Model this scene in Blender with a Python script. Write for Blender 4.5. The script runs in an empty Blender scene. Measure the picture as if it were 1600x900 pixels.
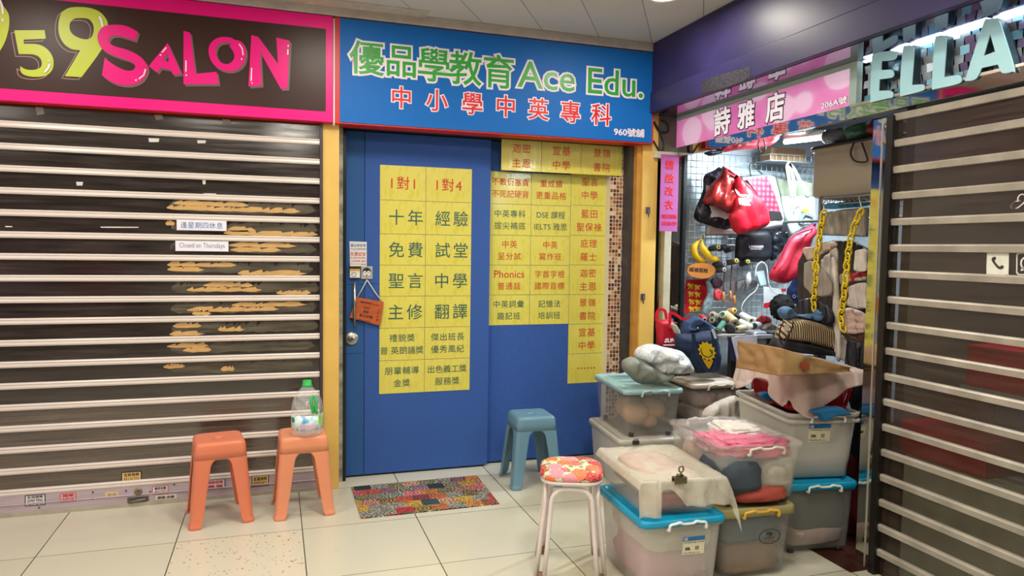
import bpy, bmesh, math, random
from mathutils import Vector, Matrix, noise
from mathutils.geometry import delaunay_2d_cdt, tessellate_polygon
random.seed(7)
C = bpy.context.scene.collection
SC = bpy.context.scene

# ------------------------------------------------------------------ camera
EYE = Vector((0, 0, 1.48))
FOC = 1123.36
_y, _p, _r = math.radians(18.2906), math.radians(-3.13459), math.radians(.837425)
FW = Vector((math.sin(_y)*math.cos(_p), math.cos(_y)*math.cos(_p), math.sin(_p)))
_r0 = Vector((math.cos(_y), -math.sin(_y), 0)); _u0 = _r0.cross(FW)
RT = _r0*math.cos(_r) + _u0*math.sin(_r)
UP = -_r0*math.sin(_r) + _u0*math.cos(_r)
cam_d = bpy.data.cameras.new('camera'); cam = bpy.data.objects.new('camera', cam_d); C.objects.link(cam)
cam_d.sensor_width = 36; cam_d.lens = FOC/1600*36; cam_d.clip_start = .05
cam.matrix_world = Matrix(((RT.x, UP.x, -FW.x, 0), (RT.y, UP.y, -FW.y, 0), (RT.z, UP.z, -FW.z, 1.48), (0, 0, 0, 1)))
SC.camera = cam

# ------------------------------------------------------------------ world, exposure, corridor lights
SC.view_settings.view_transform = 'Standard'
SC.view_settings.look = 'None'
SC.view_settings.gamma = 1
SC.view_settings.use_curve_mapping = False
SC.view_settings.exposure = -.06
SC.cycles.max_bounces = 8
SC.cycles.transparent_max_bounces = 24
SC.cycles.caustics_reflective = False
SC.cycles.caustics_refractive = False
SC.cycles.sample_clamp_indirect = 4
W = bpy.data.worlds.new('world'); SC.world = W; W.use_nodes = True
W.node_tree.nodes['Background'].inputs[0].default_value = (1.0, .96, .93, 1)
W.node_tree.nodes['Background'].inputs[1].default_value = .55

def area(name, loc, power, size, col, rot=(0, 0, 0), shape='DISK', sy=None, spread=180):
    d = bpy.data.lights.new(name, 'AREA'); d.energy = power; d.size = size; d.color = col; d.shape = shape
    if sy: d.size_y = sy
    d.spread = math.radians(spread)
    o = bpy.data.objects.new(name, d); o.location = loc; o.rotation_euler = rot; C.objects.link(o); return o
CEIL = 2.87
WARM = (1, .93, .82)
for lx, ly, lp in ((2.018, 3.52, 15), (.35, 3.3, 24), (-1.35, 3.3, 22), (1.2, 1.7, 40), (-.6, 1.6, 30), (-2.4, 1.4, 24), (2.0, .2, 24), (.2, -.3, 26)):
    area('ceiling_light_beam', (lx, ly, CEIL-.03), lp, .16 if ly > 3.4 else .45, WARM)
# pink glow of the neighbouring shop front, outside the frame
area('neighbour_shop_glow', (-3.3, 2.7, 1.3), 16, 1.4, (1, .55, .8), (math.radians(90), 0, math.radians(-70)), 'RECTANGLE', 1.8)

# ------------------------------------------------------------------ the survey: pixel of the photograph -> point on a plane of the place
def ray(x, y): return FW*FOC + RT*(x-800) - UP*(y-450)
def PY(x, y, Y): d = ray(x, y); return EYE + d*(Y/d.y)
def PX(x, y, X): d = ray(x, y); return EYE + d*(X/d.x)
def PZ(x, y, z): d = ray(x, y); return EYE + d*((z-1.48)/d.z)

# ------------------------------------------------------------------ materials
def lin(h):
    if isinstance(h, str):
        h = h.lstrip('#'); h = [int(h[i:i+2], 16)/255 for i in (0, 2, 4)]
        return tuple(c/12.92 if c <= .04045 else ((c+.055)/1.055)**2.4 for c in h)
    return tuple(h)
_mats = {}
class NT:
    def __init__(s, name):
        s.m = bpy.data.materials.new(name); s.m.use_nodes = True; s.t = s.m.node_tree
        s.b = s.t.nodes['Principled BSDF']; s.out = s.t.nodes['Material Output']
    def n(s, typ, **kw):
        nd = s.t.nodes.new(typ)
        for k, v in kw.items():
            if k.startswith('i_'):
                key = k[2:]; nd.inputs[int(key) if key.isdigit() else key].default_value = v
            else: setattr(nd, k, v)
        return nd
    def l(s, a, b): s.t.links.new(a, b)
    def co(s, kind='Object', scale=(1, 1, 1), rot=(0, 0, 0), loc=(0, 0, 0)):
        tc = s.n('ShaderNodeTexCoord'); mp = s.n('ShaderNodeMapping')
        mp.inputs['Scale'].default_value = scale; mp.inputs['Rotation'].default_value = rot; mp.inputs['Location'].default_value = loc
        s.l(tc.outputs[kind], mp.inputs[0]); return mp.outputs[0]
    def math(s, op, a, b=None, c=None):
        nd = s.n('ShaderNodeMath', operation=op)
        for i, v in enumerate((a, b, c)):
            if v is None: continue
            if isinstance(v, (int, float)): nd.inputs[i].default_value = v
            else: s.l(v, nd.inputs[i])
        return nd.outputs[0]
    def mix(s, f, a, b, typ='MIX'):
        nd = s.n('ShaderNodeMix', data_type='RGBA', blend_type=typ)
        for k, v in ((0, f), (6, a), (7, b)):
            if isinstance(v, (int, float)) and k == 0: nd.inputs[0].default_value = v
            elif isinstance(v, (str, tuple)): nd.inputs[k].default_value = (*lin(v), 1)
            else: s.l(v, nd.inputs[k])
        return nd.outputs[2]
    def ramp(s, f, stops, const=False):
        nd = s.n('ShaderNodeValToRGB'); r = nd.color_ramp
        if const: r.interpolation = 'CONSTANT'
        while len(r.elements) < len(stops): r.elements.new(.5)
        for e, (p, c) in zip(r.elements, stops): e.position = p; e.color = (*lin(c), 1)
        s.l(f, nd.inputs[0]); return nd.outputs[0]
    def bump(s, h, strength=.3, dist=.01):
        nd = s.n('ShaderNodeBump'); nd.inputs['Strength'].default_value = strength; nd.inputs['Distance'].default_value = dist
        s.l(h, nd.inputs['Height']); s.l(nd.outputs[0], s.b.inputs['Normal'])
def mat(name, col, rough=.5, metal=0., var=.12, scale=14, bump=0., bscale=80, alpha=1., trans=0., spec=.5, coat=0., emit=0., sss=0., stretch=(1, 1, 1), ior=1.45):
    if name in _mats: return _mats[name]
    g = NT(name); b = g.b
    c = lin(col)
    if var:
        nz = g.n('ShaderNodeTexNoise'); nz.inputs['Scale'].default_value = scale; nz.inputs['Detail'].default_value = 4
        g.l(g.co(scale=stretch), nz.inputs['Vector'])
        lo = tuple(max(0, v*(1-var)) for v in c); hi = tuple(min(1, v*(1+var)) for v in c)
        g.l(g.ramp(nz.outputs[0], ((.3, lo), (.7, hi))), b.inputs['Base Color'])
    else: b.inputs['Base Color'].default_value = (*c, 1)
    b.inputs['Roughness'].default_value = rough; b.inputs['Metallic'].default_value = metal
    b.inputs['Alpha'].default_value = alpha; b.inputs['Transmission Weight'].default_value = trans
    b.inputs['Specular IOR Level'].default_value = spec; b.inputs['Coat Weight'].default_value = coat; b.inputs['IOR'].default_value = ior
    if emit: b.inputs['Emission Color'].default_value = (*c, 1); b.inputs['Emission Strength'].default_value = emit
    if sss: b.inputs['Subsurface Weight'].default_value = sss; b.inputs['Subsurface Radius'].default_value = (.02, .02, .02)
    if bump:
        n2 = g.n('ShaderNodeTexNoise'); n2.inputs['Scale'].default_value = bscale; n2.inputs['Detail'].default_value = 5
        g.l(g.co(scale=stretch), n2.inputs['Vector']); g.bump(n2.outputs[0], bump, .01)
    _mats[name] = g.m; return g.m

# ------------------------------------------------------------------ mesh helpers
class MB:
    def __init__(s): s.v = []; s.f = []; s.sm = []
    def add(s, vs, fs, smooth=False):
        k = len(s.v); s.v += [Vector(p) for p in vs]; s.f += [tuple(i+k for i in f) for f in fs]; s.sm += [smooth]*len(fs); return s
    def box(s, a, b):
        (x0, y0, z0), (x1, y1, z1) = a, b
        x0, x1 = min(x0, x1), max(x0, x1); y0, y1 = min(y0, y1), max(y0, y1); z0, z1 = min(z0, z1), max(z0, z1)
        vs = [(x, y, z) for z in (z0, z1) for y in (y0, y1) for x in (x0, x1)]
        return s.add(vs, [(0, 2, 3, 1), (4, 5, 7, 6), (0, 1, 5, 4), (2, 6, 7, 3), (0, 4, 6, 2), (1, 3, 7, 5)])
    def loft(s, loops, cap0=True, cap1=True, smooth=True):
        n = len(loops[0]); vs = [p for L in loops for p in L]; fs = []
        for i in range(len(loops)-1):
            for j in range(n): fs.append((i*n+j, i*n+(j+1) % n, (i+1)*n+(j+1) % n, (i+1)*n+j))
        k = len(s.f); s.add(vs, fs, smooth)
        b = len(s.v)-len(vs)
        if cap0: s.f.append(tuple(b+j for j in range(n))[::-1]); s.sm.append(False)
        if cap1: s.f.append(tuple(b+(len(loops)-1)*n+j for j in range(n))); s.sm.append(False)
        return s
    def tube(s, pts, r, n=10, closed=False, caps=True):
        pts = [Vector(p) for p in pts]; m = len(pts)
        rs = r if isinstance(r, (list, tuple)) else [r]*m
        loops = []; up = None
        for i, p in enumerate(pts):
            if closed: t = (pts[(i+1) % m]-pts[i-1])
            else: t = pts[min(i+1, m-1)]-pts[max(i-1, 0)]
            if t.length < 1e-9: t = Vector((0, 0, 1))
            t.normalize()
            if up is None:
                up = Vector((0, 0, 1)) if abs(t.z) < .9 else Vector((1, 0, 0))
            a = up-t*up.dot(t)
            if a.length < 1e-6: a = Vector((1, 0, 0))-t*t.x
            a.normalize(); up = a; b = t.cross(a)
            loops.append([p+(a*math.cos(q)+b*math.sin(q))*rs[i] for q in (2*math.pi*k/n for k in range(n))])
        if closed: loops.append(loops[0]); return s.loft(loops, False, False)
        return s.loft(loops, caps, caps)
    def lathe(s, prof, c=(0, 0, 0), n=24, axis=None):
        c = Vector(c)
        if axis is None: X, Y, Z = Vector((1, 0, 0)), Vector((0, 1, 0)), Vector((0, 0, 1))
        else:
            Z = Vector(axis).normalized(); X = Z.orthogonal().normalized(); Y = Z.cross(X)
        loops = [[c+Z*z+(X*math.cos(q)+Y*math.sin(q))*max(r, 1e-5) for q in (2*math.pi*k/n for k in range(n))] for r, z in prof]
        return s.loft(loops, True, True)
    def xf(s, M):
        s.v = [M @ p for p in s.v]; return s
def wmat(o):
    m = o.matrix_basis.copy()
    while o.parent: o = o.parent; m = o.matrix_basis @ m
    return m
def obj(name, mb, m=None, parent=None, world=True, smooth=None, bevel=0, sub=0, solid=0, fixn=True):
    me = bpy.data.meshes.new(name)
    if isinstance(mb, MB):
        me.from_pydata([tuple(v) for v in mb.v], [], mb.f)
        me.polygons.foreach_set('use_smooth', [(x if smooth is None else smooth) for x in mb.sm])
    else:
        me = mb; me.name = name
    o = bpy.data.objects.new(name, me); C.objects.link(o)
    if parent is not None:
        if world: me.transform(wmat(parent).inverted())
        o.parent = parent
    elif world:
        vs = [v.co for v in me.vertices]
        lo = Vector([min(v[i] for v in vs) for i in range(3)]); hi = Vector([max(v[i] for v in vs) for i in range(3)])
        c = Vector(((lo.x+hi.x)/2, (lo.y+hi.y)/2, lo.z)); me.transform(Matrix.Translation(-c)); o.location = c
    if fixn:
        bm = bmesh.new(); bm.from_mesh(me); bmesh.ops.recalc_face_normals(bm, faces=bm.faces); bm.to_mesh(me); bm.free()
    if m: me.materials.append(m)
    if solid: d = o.modifiers.new('solid', 'SOLIDIFY'); d.thickness = solid; d.offset = -1
    if bevel: d = o.modifiers.new('bevel', 'BEVEL'); d.width = bevel; d.segments = 3; d.limit_method = 'ANGLE'
    if sub: d = o.modifiers.new('sub', 'SUBSURF'); d.levels = sub; d.render_levels = sub
    return o
def thing(name, label, cat, loc=(0, 0, 0), rz=0, group=None):
    o = bpy.data.objects.new(name, None); C.objects.link(o); o.empty_display_size = .05
    o.location = loc; o.rotation_euler = (0, 0, rz); return tag(o, label, cat, group)
def tag(o, label, cat, group=None, kind=None):
    o['label'] = label; o['category'] = cat
    if group: o['group'] = group
    if kind: o['kind'] = kind
    return o
def struct(name, mb, m, **kw):
    o = obj(name, mb, m, **kw); o['kind'] = 'structure'; return o
def dup(root, loc, rz, label=None, name=None):
    r = root.copy(); C.objects.link(r); r.location = loc; r.rotation_euler = (0, 0, rz)
    if label: r['label'] = label
    def rec(src, dst):
        for ch in src.children:
            c = ch.copy(); C.objects.link(c); c.parent = dst; rec(ch, c)
    rec(root, r); return r

# planes of the place:  local x to the reader's right, local y up, local z towards the reader
def planeY(Y): return Matrix(((1, 0, 0, 0), (0, 0, -1, Y), (0, 1, 0, 0), (0, 0, 0, 1)))
def planeX(X): return Matrix(((0, 0, -1, X), (-1, 0, 0, 0), (0, 1, 0, 0), (0, 0, 0, 1)))
def onp(P, x, y):
    """pixel -> local 2-d coordinates in plane P"""
    n = Vector((P[0][2], P[1][2], P[2][2])); o = Vector((P[0][3], P[1][3], P[2][3])); d = ray(x, y)
    p = EYE+d*((o-EYE).dot(n)/d.dot(n)); q = P.inverted() @ p
    return (q.x, q.y)
def tmesh(body, offset=0., ext=.006, space=1., res=3, shear=0.):
    cu = bpy.data.curves.new('t', 'FONT'); cu.body = body; cu.size = 1; cu.bevel_depth = max(0, offset); cu.bevel_resolution = 1; cu.extrude = ext; cu.resolution_u = res
    cu.align_x = 'LEFT'; cu.space_character = space; cu.shear = shear
    o = bpy.data.objects.new('t', cu); C.objects.link(o)
    dg = bpy.context.evaluated_depsgraph_get(); me = bpy.data.meshes.new_from_object(o.evaluated_get(dg))
    bpy.data.objects.remove(o); bpy.data.curves.remove(cu); return me
def bb(me):
    xs = [v.co.x for v in me.vertices]; ys = [v.co.y for v in me.vertices]; return min(xs), min(ys), max(xs), max(ys)
def text(name, body, P, m, parent, box=None, at=None, h=None, lift=.001, offset=0., outline=None, space=1., rot=0., shear=0.):
    """box=(x0,y0,x1,y1) local rectangle to fill, or at=(cx,cy) centre with h = height of the glyph block"""
    me = tmesh(body, offset, space=space, shear=shear); b = bb(tmesh(body, 0, space=space, shear=shear))
    w0, h0 = b[2]-b[0], max(b[3]-b[1], 1e-4); cx, cy = (b[0]+b[2])/2, (b[1]+b[3])/2
    if box: sx, sy = (box[2]-box[0])/w0, (box[3]-box[1])/h0; tx, ty = (box[0]+box[2])/2, (box[1]+box[3])/2
    else: sx = sy = h/h0; tx, ty = at
    T = P @ Matrix.Translation((tx, ty, lift)) @ Matrix.Rotation(rot, 4, 'Z') @ Matrix.Diagonal((sx, sy, .02, 1)) @ Matrix.Translation((-cx, -cy, 0))
    me.transform(T); o = obj(name, me, m, parent, fixn=False)
    if outline:
        me2 = tmesh(body, offset+outline[0], space=space, shear=shear); me2.transform(Matrix.Translation(P.to_3x3() @ Vector((0, 0, -.0016))) @ T)
        obj('outline', me2, outline[1], o, fixn=False)
    return o
def smooth_loop(pts, k=6):
    n = len(pts); out = []
    for i in range(n):
        p0, p1, p2, p3 = (Vector((*pts[(i+j-1) % n][:2], 0)) for j in range(4))
        if (p1-p2).length < 1e-9: continue
        for s in range(k):
            t = s/k
            q = .5*((2*p1)+(p2-p0)*t+(2*p0-5*p1+4*p2-p3)*t*t+(3*p1-p0-3*p2+p3)*t**3); out.append((q.x, q.y))
    return out
def smooth_path(pts, k=6):
    n = len(pts); out = []
    for i in range(n-1):
        p0, p1, p2, p3 = (Vector(pts[min(max(i+j-1, 0), n-1)]) for j in range(4))
        for s in range(k):
            t = s/k; out.append(.5*((2*p1)+(p2-p0)*t+(2*p0-5*p1+4*p2-p3)*t*t+(3*p1-p0-3*p2+p3)*t**3))
    out.append(Vector(pts[-1])); return out
def shape(name, loops, P, m, parent, lift=.001, ext=.0005):
    """flat figure with holes, thickness 2*ext, in plane P; loops in local coordinates"""
    cu = bpy.data.curves.new('s', 'CURVE'); cu.dimensions = '2D'; cu.fill_mode = 'BOTH'; cu.extrude = ext
    for L in loops:
        sp = cu.splines.new('POLY'); sp.points.add(len(L)-1); sp.use_cyclic_u = True
        for p, q in zip(sp.points, L): p.co = (q[0], q[1], 0, 1)
    o = bpy.data.objects.new('s', cu); C.objects.link(o)
    dg = bpy.context.evaluated_depsgraph_get(); me = bpy.data.meshes.new_from_object(o.evaluated_get(dg))
    bpy.data.objects.remove(o); bpy.data.curves.remove(cu)
    me.transform(P @ Matrix.Translation((0, 0, lift))); return obj(name, me, m, parent, fixn=False)
def pshape(name, loops, P, m, parent, lift=.001, sm=False, k=1., o=(0, 0), ext=.0005, d=(0, 0)):
    """the same from points read off an enlarged view (scale k, corner o)"""
    L = [[onp(P, o[0]+x*k+d[0], o[1]+y*k+d[1]) for x, y in lp] for lp in loops]
    if sm: L = [smooth_loop(q) for q in L]
    return shape(name, L, P, m, parent, lift, ext)
def stroke(pts, w):
    """closed outline around a polyline"""
    a, b = [], []
    n = len(pts)
    for i, p in enumerate(pts):
        q0, q1 = pts[max(i-1, 0)], pts[min(i+1, n-1)]; dx, dy = q1[0]-q0[0], q1[1]-q0[1]; l = math.hypot(dx, dy) or 1
        ww = w if not isinstance(w, (list, tuple)) else w[i]
        a.append((p[0]-dy/l*ww/2, p[1]+dx/l*ww/2)); b.append((p[0]+dy/l*ww/2, p[1]-dx/l*ww/2))
    return a+b[::-1]
# ================================================================== THE SETTING
DY = 4.62      # front of the blue door leaf
SX = 2.65      # front plane of the tailor stall and the neighbouring shutter
def floor_mat():
    g = NT('floor_tiles'); geo = g.n('ShaderNodeNewGeometry'); sep = g.n('ShaderNodeSeparateXYZ'); g.l(geo.outputs['Position'], sep.inputs[0])
    u = g.math('DIVIDE', g.math('ADD', sep.outputs[0], 1.073), .6028); v = g.math('DIVIDE', g.math('SUBTRACT', sep.outputs[1], 3.832), .603)
    fu, fv = g.math('FRACT', u), g.math('FRACT', v)
    def edge(f, w): return g.math('LESS_THAN', g.math('MINIMUM', f, g.math('SUBTRACT', 1.0, f)), w)
    gr = g.math('MAXIMUM', edge(fu, .0042), edge(fv, .0032))
    cx, cy = g.math('FLOOR', u), g.math('FLOOR', v)
    comb = g.n('ShaderNodeCombineXYZ'); g.l(cx, comb.inputs[0]); g.l(cy, comb.inputs[1])
    wn = g.n('ShaderNodeTexWhiteNoise', noise_dimensions='3D'); g.l(comb.outputs[0], wn.inputs['Vector'])
    base = g.ramp(wn.outputs['Value'], ((0, '#c2bda8'), (.5, '#c8c6b4'), (1, '#cac5b0')))
    nz = g.n('ShaderNodeTexNoise', i_Scale=3.0, i_Detail=6.0); g.l(geo.outputs['Position'], nz.inputs['Vector'])
    base = g.mix(g.math('MULTIPLY', nz.outputs[0], .35), base, '#b8b39c')
    n3 = g.n('ShaderNodeTexNoise', i_Scale=9.0, i_Detail=8.0, i_Roughness=.7); g.l(geo.outputs['Position'], n3.inputs['Vector'])
    base = g.mix(g.math('MULTIPLY', g.math('GREATER_THAN', n3.outputs[0], .66), .25), base, '#8f8872')
    # one older terrazzo tile in the row before the shutter
    vo = g.n('ShaderNodeTexVoronoi', i_Scale=44.0, i_Randomness=1.0); g.l(geo.outputs['Position'], vo.inputs['Vector'])
    n4 = g.n('ShaderNodeTexNoise', i_Scale=30.0); g.l(geo.outputs['Position'], n4.inputs['Vector'])
    sp = g.math('LESS_THAN', vo.outputs['Distance'], g.math('MULTIPLY', g.math('SUBTRACT', n4.outputs[0], .28), .75))
    terr = g.mix(g.math('MULTIPLY', sp, .8), '#cbc4ae', '#6d6350')
    sel = g.math('MULTIPLY', g.math('COMPARE', cx, 1.0, .1), g.math('COMPARE', cy, -1.0, .1))
    base = g.mix(sel, base, terr)
    g.l(g.mix(gr, base, '#45402f'), g.b.inputs['Base Color'])
    g.b.inputs['Roughness'].default_value = .22
    g.l(g.math('ADD', .16, g.math('MULTIPLY', nz.outputs[0], .16)), g.b.inputs['Roughness'])
    return g.m
fm = floor_mat()
struct('floor', MB().box((-5, -3.2, -.1), (SX, 4.95, 0)), fm)
def shopfloor_mat():
    g = NT('stall_floor'); ch = g.n('ShaderNodeTexChecker', i_Scale=6.5); geo = g.n('ShaderNodeNewGeometry'); g.l(geo.outputs['Position'], ch.inputs['Vector'])
    ch.inputs['Color1'].default_value = (*lin('#3a1a12'), 1); ch.inputs['Color2'].default_value = (*lin('#4c241a'), 1)
    g.l(ch.outputs[0], g.b.inputs['Base Color']); g.b.inputs['Roughness'].default_value = .3; return g.m
struct('floor_stall', MB().box((SX, .2, -.1), (5.2, 4.95, -.001)), shopfloor_mat())
struct('floor_threshold', MB().box((2.535, 2.6, -.0005), (SX, 4.40, .0015)), mat('threshold_brown', '#3b2018', .3, var=.25, scale=5))
def ceil_mat():
    g = NT('ceiling_panels'); geo = g.n('ShaderNodeNewGeometry')
    mp = g.n('ShaderNodeMapping', vector_type='TEXTURE'); mp.inputs['Rotation'].default_value = (0, 0, math.radians(-33)); g.l(geo.outputs['Position'], mp.inputs[0])
    sep = g.n('ShaderNodeSeparateXYZ'); g.l(mp.outputs[0], sep.inputs[0])
    u = g.math('DIVIDE', g.math('ADD', sep.outputs[0], 1.678+.33*9), .33); f = g.math('FRACT', u)
    gr = g.math('LESS_THAN', g.math('MINIMUM', f, g.math('SUBTRACT', 1.0, f)), .009)
    wn = g.n('ShaderNodeTexWhiteNoise', noise_dimensions='1D'); g.l(g.math('FLOOR', u), wn.inputs['W'])
    base = g.ramp(wn.outputs['Value'], ((0, '#cfcdc4'), (1, '#d8d6ce')))
    g.l(g.mix(gr, base, '#8d8a80'), g.b.inputs['Base Color']); g.b.inputs['Roughness'].default_value = .45; return g.m
struct('ceiling', MB().box((-5, -3.2, CEIL), (5.2, 4.95, CEIL+.1)), ceil_mat())
white = mat('white_paint', '#d9d6cd', .5)
cream = mat('cream_paint', '#c9c4b2', .6)
dark = mat('dark_paint', '#2a2826', .6)
struct('trim_1', MB().box((-2.2, 4.36, 2.815), (2.415, 4.43, CEIL)), mat('trim_paint', '#b9b2aa', .5), bevel=.004)
struct('trim_2', MB().box((-5, 4.25, 2.862), (.87, 4.36, CEIL-.001)), mat('access_panel', '#c9c0b0', .5))
yel = mat('yellow_pillar', '#d9b25c', .45, var=.06, scale=6, bump=.03)
struct('pillar_door', MB().box((.272, 4.43, 0), (.368, 4.66, 2.21)), yel, bevel=.003)
struct('pillar_stall', MB().box((2.395, 4.43, 0), (2.51, 4.95, 2.45)), yel, bevel=.003)
struct('trim_3', MB().box((2.362, 4.45, 0), (2.394, 4.7, 2.2)), mat('ochre_edge', '#c08a3c', .5), bevel=.002)
struct('trim_4', MB().box((2.335, 4.5, 0), (2.36, 4.7, 2.2)), mat('grey_jamb', '#4b4a4c', .4, metal=.5))
# mosaic pier
def mosaic():
    g = NT('mosaic'); geo = g.n('ShaderNodeNewGeometry'); sep = g.n('ShaderNodeSeparateXYZ'); g.l(geo.outputs['Position'], sep.inputs[0])
    u = g.math('DIVIDE', sep.outputs[0], .0235); v = g.math('DIVIDE', sep.outputs[2], .0265)
    fu, fv = g.math('FRACT', u), g.math('FRACT', v)
    gr = g.math('MAXIMUM', g.math('LESS_THAN', fu, .16), g.math('LESS_THAN', fv, .14))
    cb = g.n('ShaderNodeCombineXYZ'); g.l(g.math('FLOOR', u), cb.inputs[0]); g.l(g.math('FLOOR', v), cb.inputs[1])
    wn = g.n('ShaderNodeTexWhiteNoise', noise_dimensions='3D'); g.l(cb.outputs[0], wn.inputs['Vector'])
    c = g.ramp(wn.outputs['Value'], ((0, '#6b3a1c'), (.22, '#a86a35'), (.42, '#c79a66'), (.62, '#8a5228'), (.78, '#d8c2a0'), (.9, '#5a2e16')), True)
    g.l(g.mix(gr, c, '#d9d4c8'), g.b.inputs['Base Color']); g.b.inputs['Roughness'].default_value = .2; return g.m
struct('pillar_mosaic', MB().box((2.235, 4.6, 0), (2.335, 4.95, 2.3)), mosaic())
# back of the door recess and the narrow glazed slit beside the door
struct('wall_back', MB().box((-5, 4.9, 0), (5.2, 4.95, CEIL)), dark)
struct('wall_header', MB().box((.27, 4.5, 2.205), (2.4, 4.9, CEIL)), dark)
struct('trim_5', MB().box((.368, 4.55, 0), (.40, 4.7, 2.205)), mat('slit_grey', '#8f9088', .3, var=.5, scale=6, stretch=(1, 1, 3)))
struct('trim_6', MB().box((.40, 4.56, 0), (.421, 4.7, 2.205)), mat('slit_black', '#16171b', .3))
# opposite side of the corridor (behind the viewer, seen only in reflections)
op = mat('opposite_shops', '#3b3431', .5)
struct('wall_opposite', MB().box((-5, -3.3, 0), (5, -3.2, CEIL)), op)
for i, (x0, x1, z0, z1, c) in enumerate(((-4.4, -3.2, .6, 1.6, '#8a4a6a'), (-2.8, -2.2, .4, 1.3, '#b02a4a'), (-1.7, -1.0, .3, 1.7, '#c9c2b4'), (.6, 1.6, .2, 1.2, '#5a5560'), (-.8, .3, .9, 1.4, '#7a5a86'))):
    struct('trim_%d' % (10+i), MB().box((x0, -3.2, z0), (x1, -3.15, z1)), mat('opposite_%d' % i, c, .5))

# ------------------------------------------------------------------ purple beam over the stall
purp = mat('purple_paint', '#2d2750', .42, var=.22, scale=3, bump=.02, bscale=12, spec=.45)
struct('beam_upper', MB().box((2.415, -3.2, 2.546), (2.62, 4.372, CEIL-.002)), purp, bevel=.002)
struct('beam_lower', MB().box((2.405, -3.2, 2.405), (2.62, 4.372, 2.543)), purp, bevel=.003)
soff = mat('dark_mirror', '#8d83a0', .07, metal=1., var=.03)
struct('soffit', MB().box((2.44, -3.2, 2.402), (SX+.2, 4.43, 2.41)), soff)
struct('wall_stall_front', MB().box((SX+.09, -3.2, 2.2), (SX+.3, 4.43, CEIL)), dark)
struct('wall_stall_corner', MB().box((2.512, 4.43, 2.14), (SX+.06, 4.95, 2.42)), mat('olive_grey', '#5b5b4c', .6))

dl = thing('downlight', 'round white downlight in the ceiling close to the purple beam', 'lamp', (2.018, 3.545, CEIL))
obj('trim_ring', MB().lathe([(.075, 0), (.098, -.002), (.102, -.008), (.095, -.012), (.08, -.012), (.075, -.004)], (2.018, 3.545, CEIL), 32), white, dl)
obj('lens', MB().lathe([(.078, -.003), (.076, -.006), (0, -.0065)], (2.018, 3.545, CEIL), 32), mat('lens_glow', '#fff3dc', .3, emit=6., var=0), dl)
PBm = planeX(2.4045)
tag(pshape('adhesive_patch', [[(1096, 127), (1120, 118), (1150, 110), (1172, 103), (1172, 121), (1150, 131), (1124, 139), (1098, 146)]], PBm, mat('old_glue', '#2a2730', .8, var=.6, scale=60, bump=.8, bscale=120), None, .0006), 'rough dark patch of old glue on the lower purple beam board', 'glue patch')
cbk = mat('cable_black', '#1b1b1e', .5)
for lab, pts in (('black cable looping down the corner beside the blue sign, outer loop', [(1022, 190), (1030, 205), (1044, 206), (1042, 193), (1034, 188)]), ('black cable hanging in the corner beside the blue sign, inner strand', [(1021, 220), (1028, 232), (1033, 238), (1037, 226), (1032, 210), (1026, 196)])):
    tag(obj('cable', MB().tube(smooth_path([PY(x, y, 4.42) for x, y in pts], 5), .006, 8), cbk, None), lab, 'cable', 'cables in the corner')
for lab, x, y in (('small grey latch screwed to the yellow stall pillar, upper', 1012, 329), ('small dark latch on the yellow stall pillar, lower', 1004, 464)):
    t = thing('latch', lab, 'latch', tuple(PY(x, y, 4.43)), 0, 'latches on the yellow pillar'); c = PY(x, y, 4.43)
    obj('plate', MB().box(tuple(c+Vector((-.016, -.008, -.02))), tuple(c+Vector((.016, -.0005, .024)))), mat('latch_grey', '#5c5a62', .4, metal=.5), t, bevel=.003)
    obj('pin', MB().tube([c+Vector((0, -.012, .01)), c+Vector((0, -.012, -.045))], .004, 8), mat('latch_grey', '#5c5a62'), t)

# ================================================================== ROLLER SHUTTERS
barm = mat('shutter_bar', '#d3cac1', .3, metal=0., var=.04, scale=5, stretch=(.4, 1, 3))
barm2 = mat('shutter_bar_worn', '#a29b8e', .35, metal=.15, var=.18, scale=9, bump=.05)
def panel_mat(name, col, alpha, ior=2.0, rough=.08, st=(.5, .5, 9)):
    g = NT(name); b = g.b
    nz = g.n('ShaderNodeTexNoise', i_Scale=5.0, i_Detail=8.0, i_Roughness=.65); g.l(g.co(scale=st), nz.inputs['Vector'])
    c = lin(col); g.l(g.ramp(nz.outputs[0], ((.3, tuple(v*.42 for v in c)), (.72, tuple(v*1.9 for v in c)))), b.inputs['Base Color'])
    g.l(g.math('ADD', rough, g.math('MULTIPLY', g.math('POWER', nz.outputs[0], 3.0), .5)), b.inputs['Roughness'])
    b.inputs['IOR'].default_value = ior; b.inputs['Alpha'].default_value = alpha; return g.m
pan = panel_mat('smoked_panel', '#332c29', .82)
pan_low = panel_mat('smoked_panel_floor_sheen', '#52483f', .9, 2.0, .14, (.35, 1, 16))  # lower rows: paler copy with the floor's reflection painted into the streaks
pan2 = panel_mat('smoked_panel_worn', '#3b3126', .38, 1.8, .12)
SY = 4.45
sh = thing('roller_shutter', 'closed grey roller shutter with smoked panels under the pink and brown salon sign', 'shutter', (-.8, SY, 0))
sh_x0, sh_x1 = -2.0, .262
for k in range(0, 18):
    z = 2.111-.1155*k
    if True:
        prof = [(SY, z-.036), (SY-.013, z-.034), (SY-.017, z-.026), (SY-.014, z-.014), (SY-.017, z-.008), (SY-.012, z-.001), (SY, z)]
        obj('slat_bar', MB().loft([[(x, y, q) for y, q in prof] for x in (sh_x0, sh_x1)], smooth=False), barm, sh, smooth=False)
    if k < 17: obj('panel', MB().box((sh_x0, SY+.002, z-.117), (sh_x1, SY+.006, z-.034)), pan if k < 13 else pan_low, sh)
    if k == 0: obj('panel', MB().box((sh_x0, SY+.002, z), (sh_x1, SY+.006, 2.197)), pan, sh)
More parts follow.
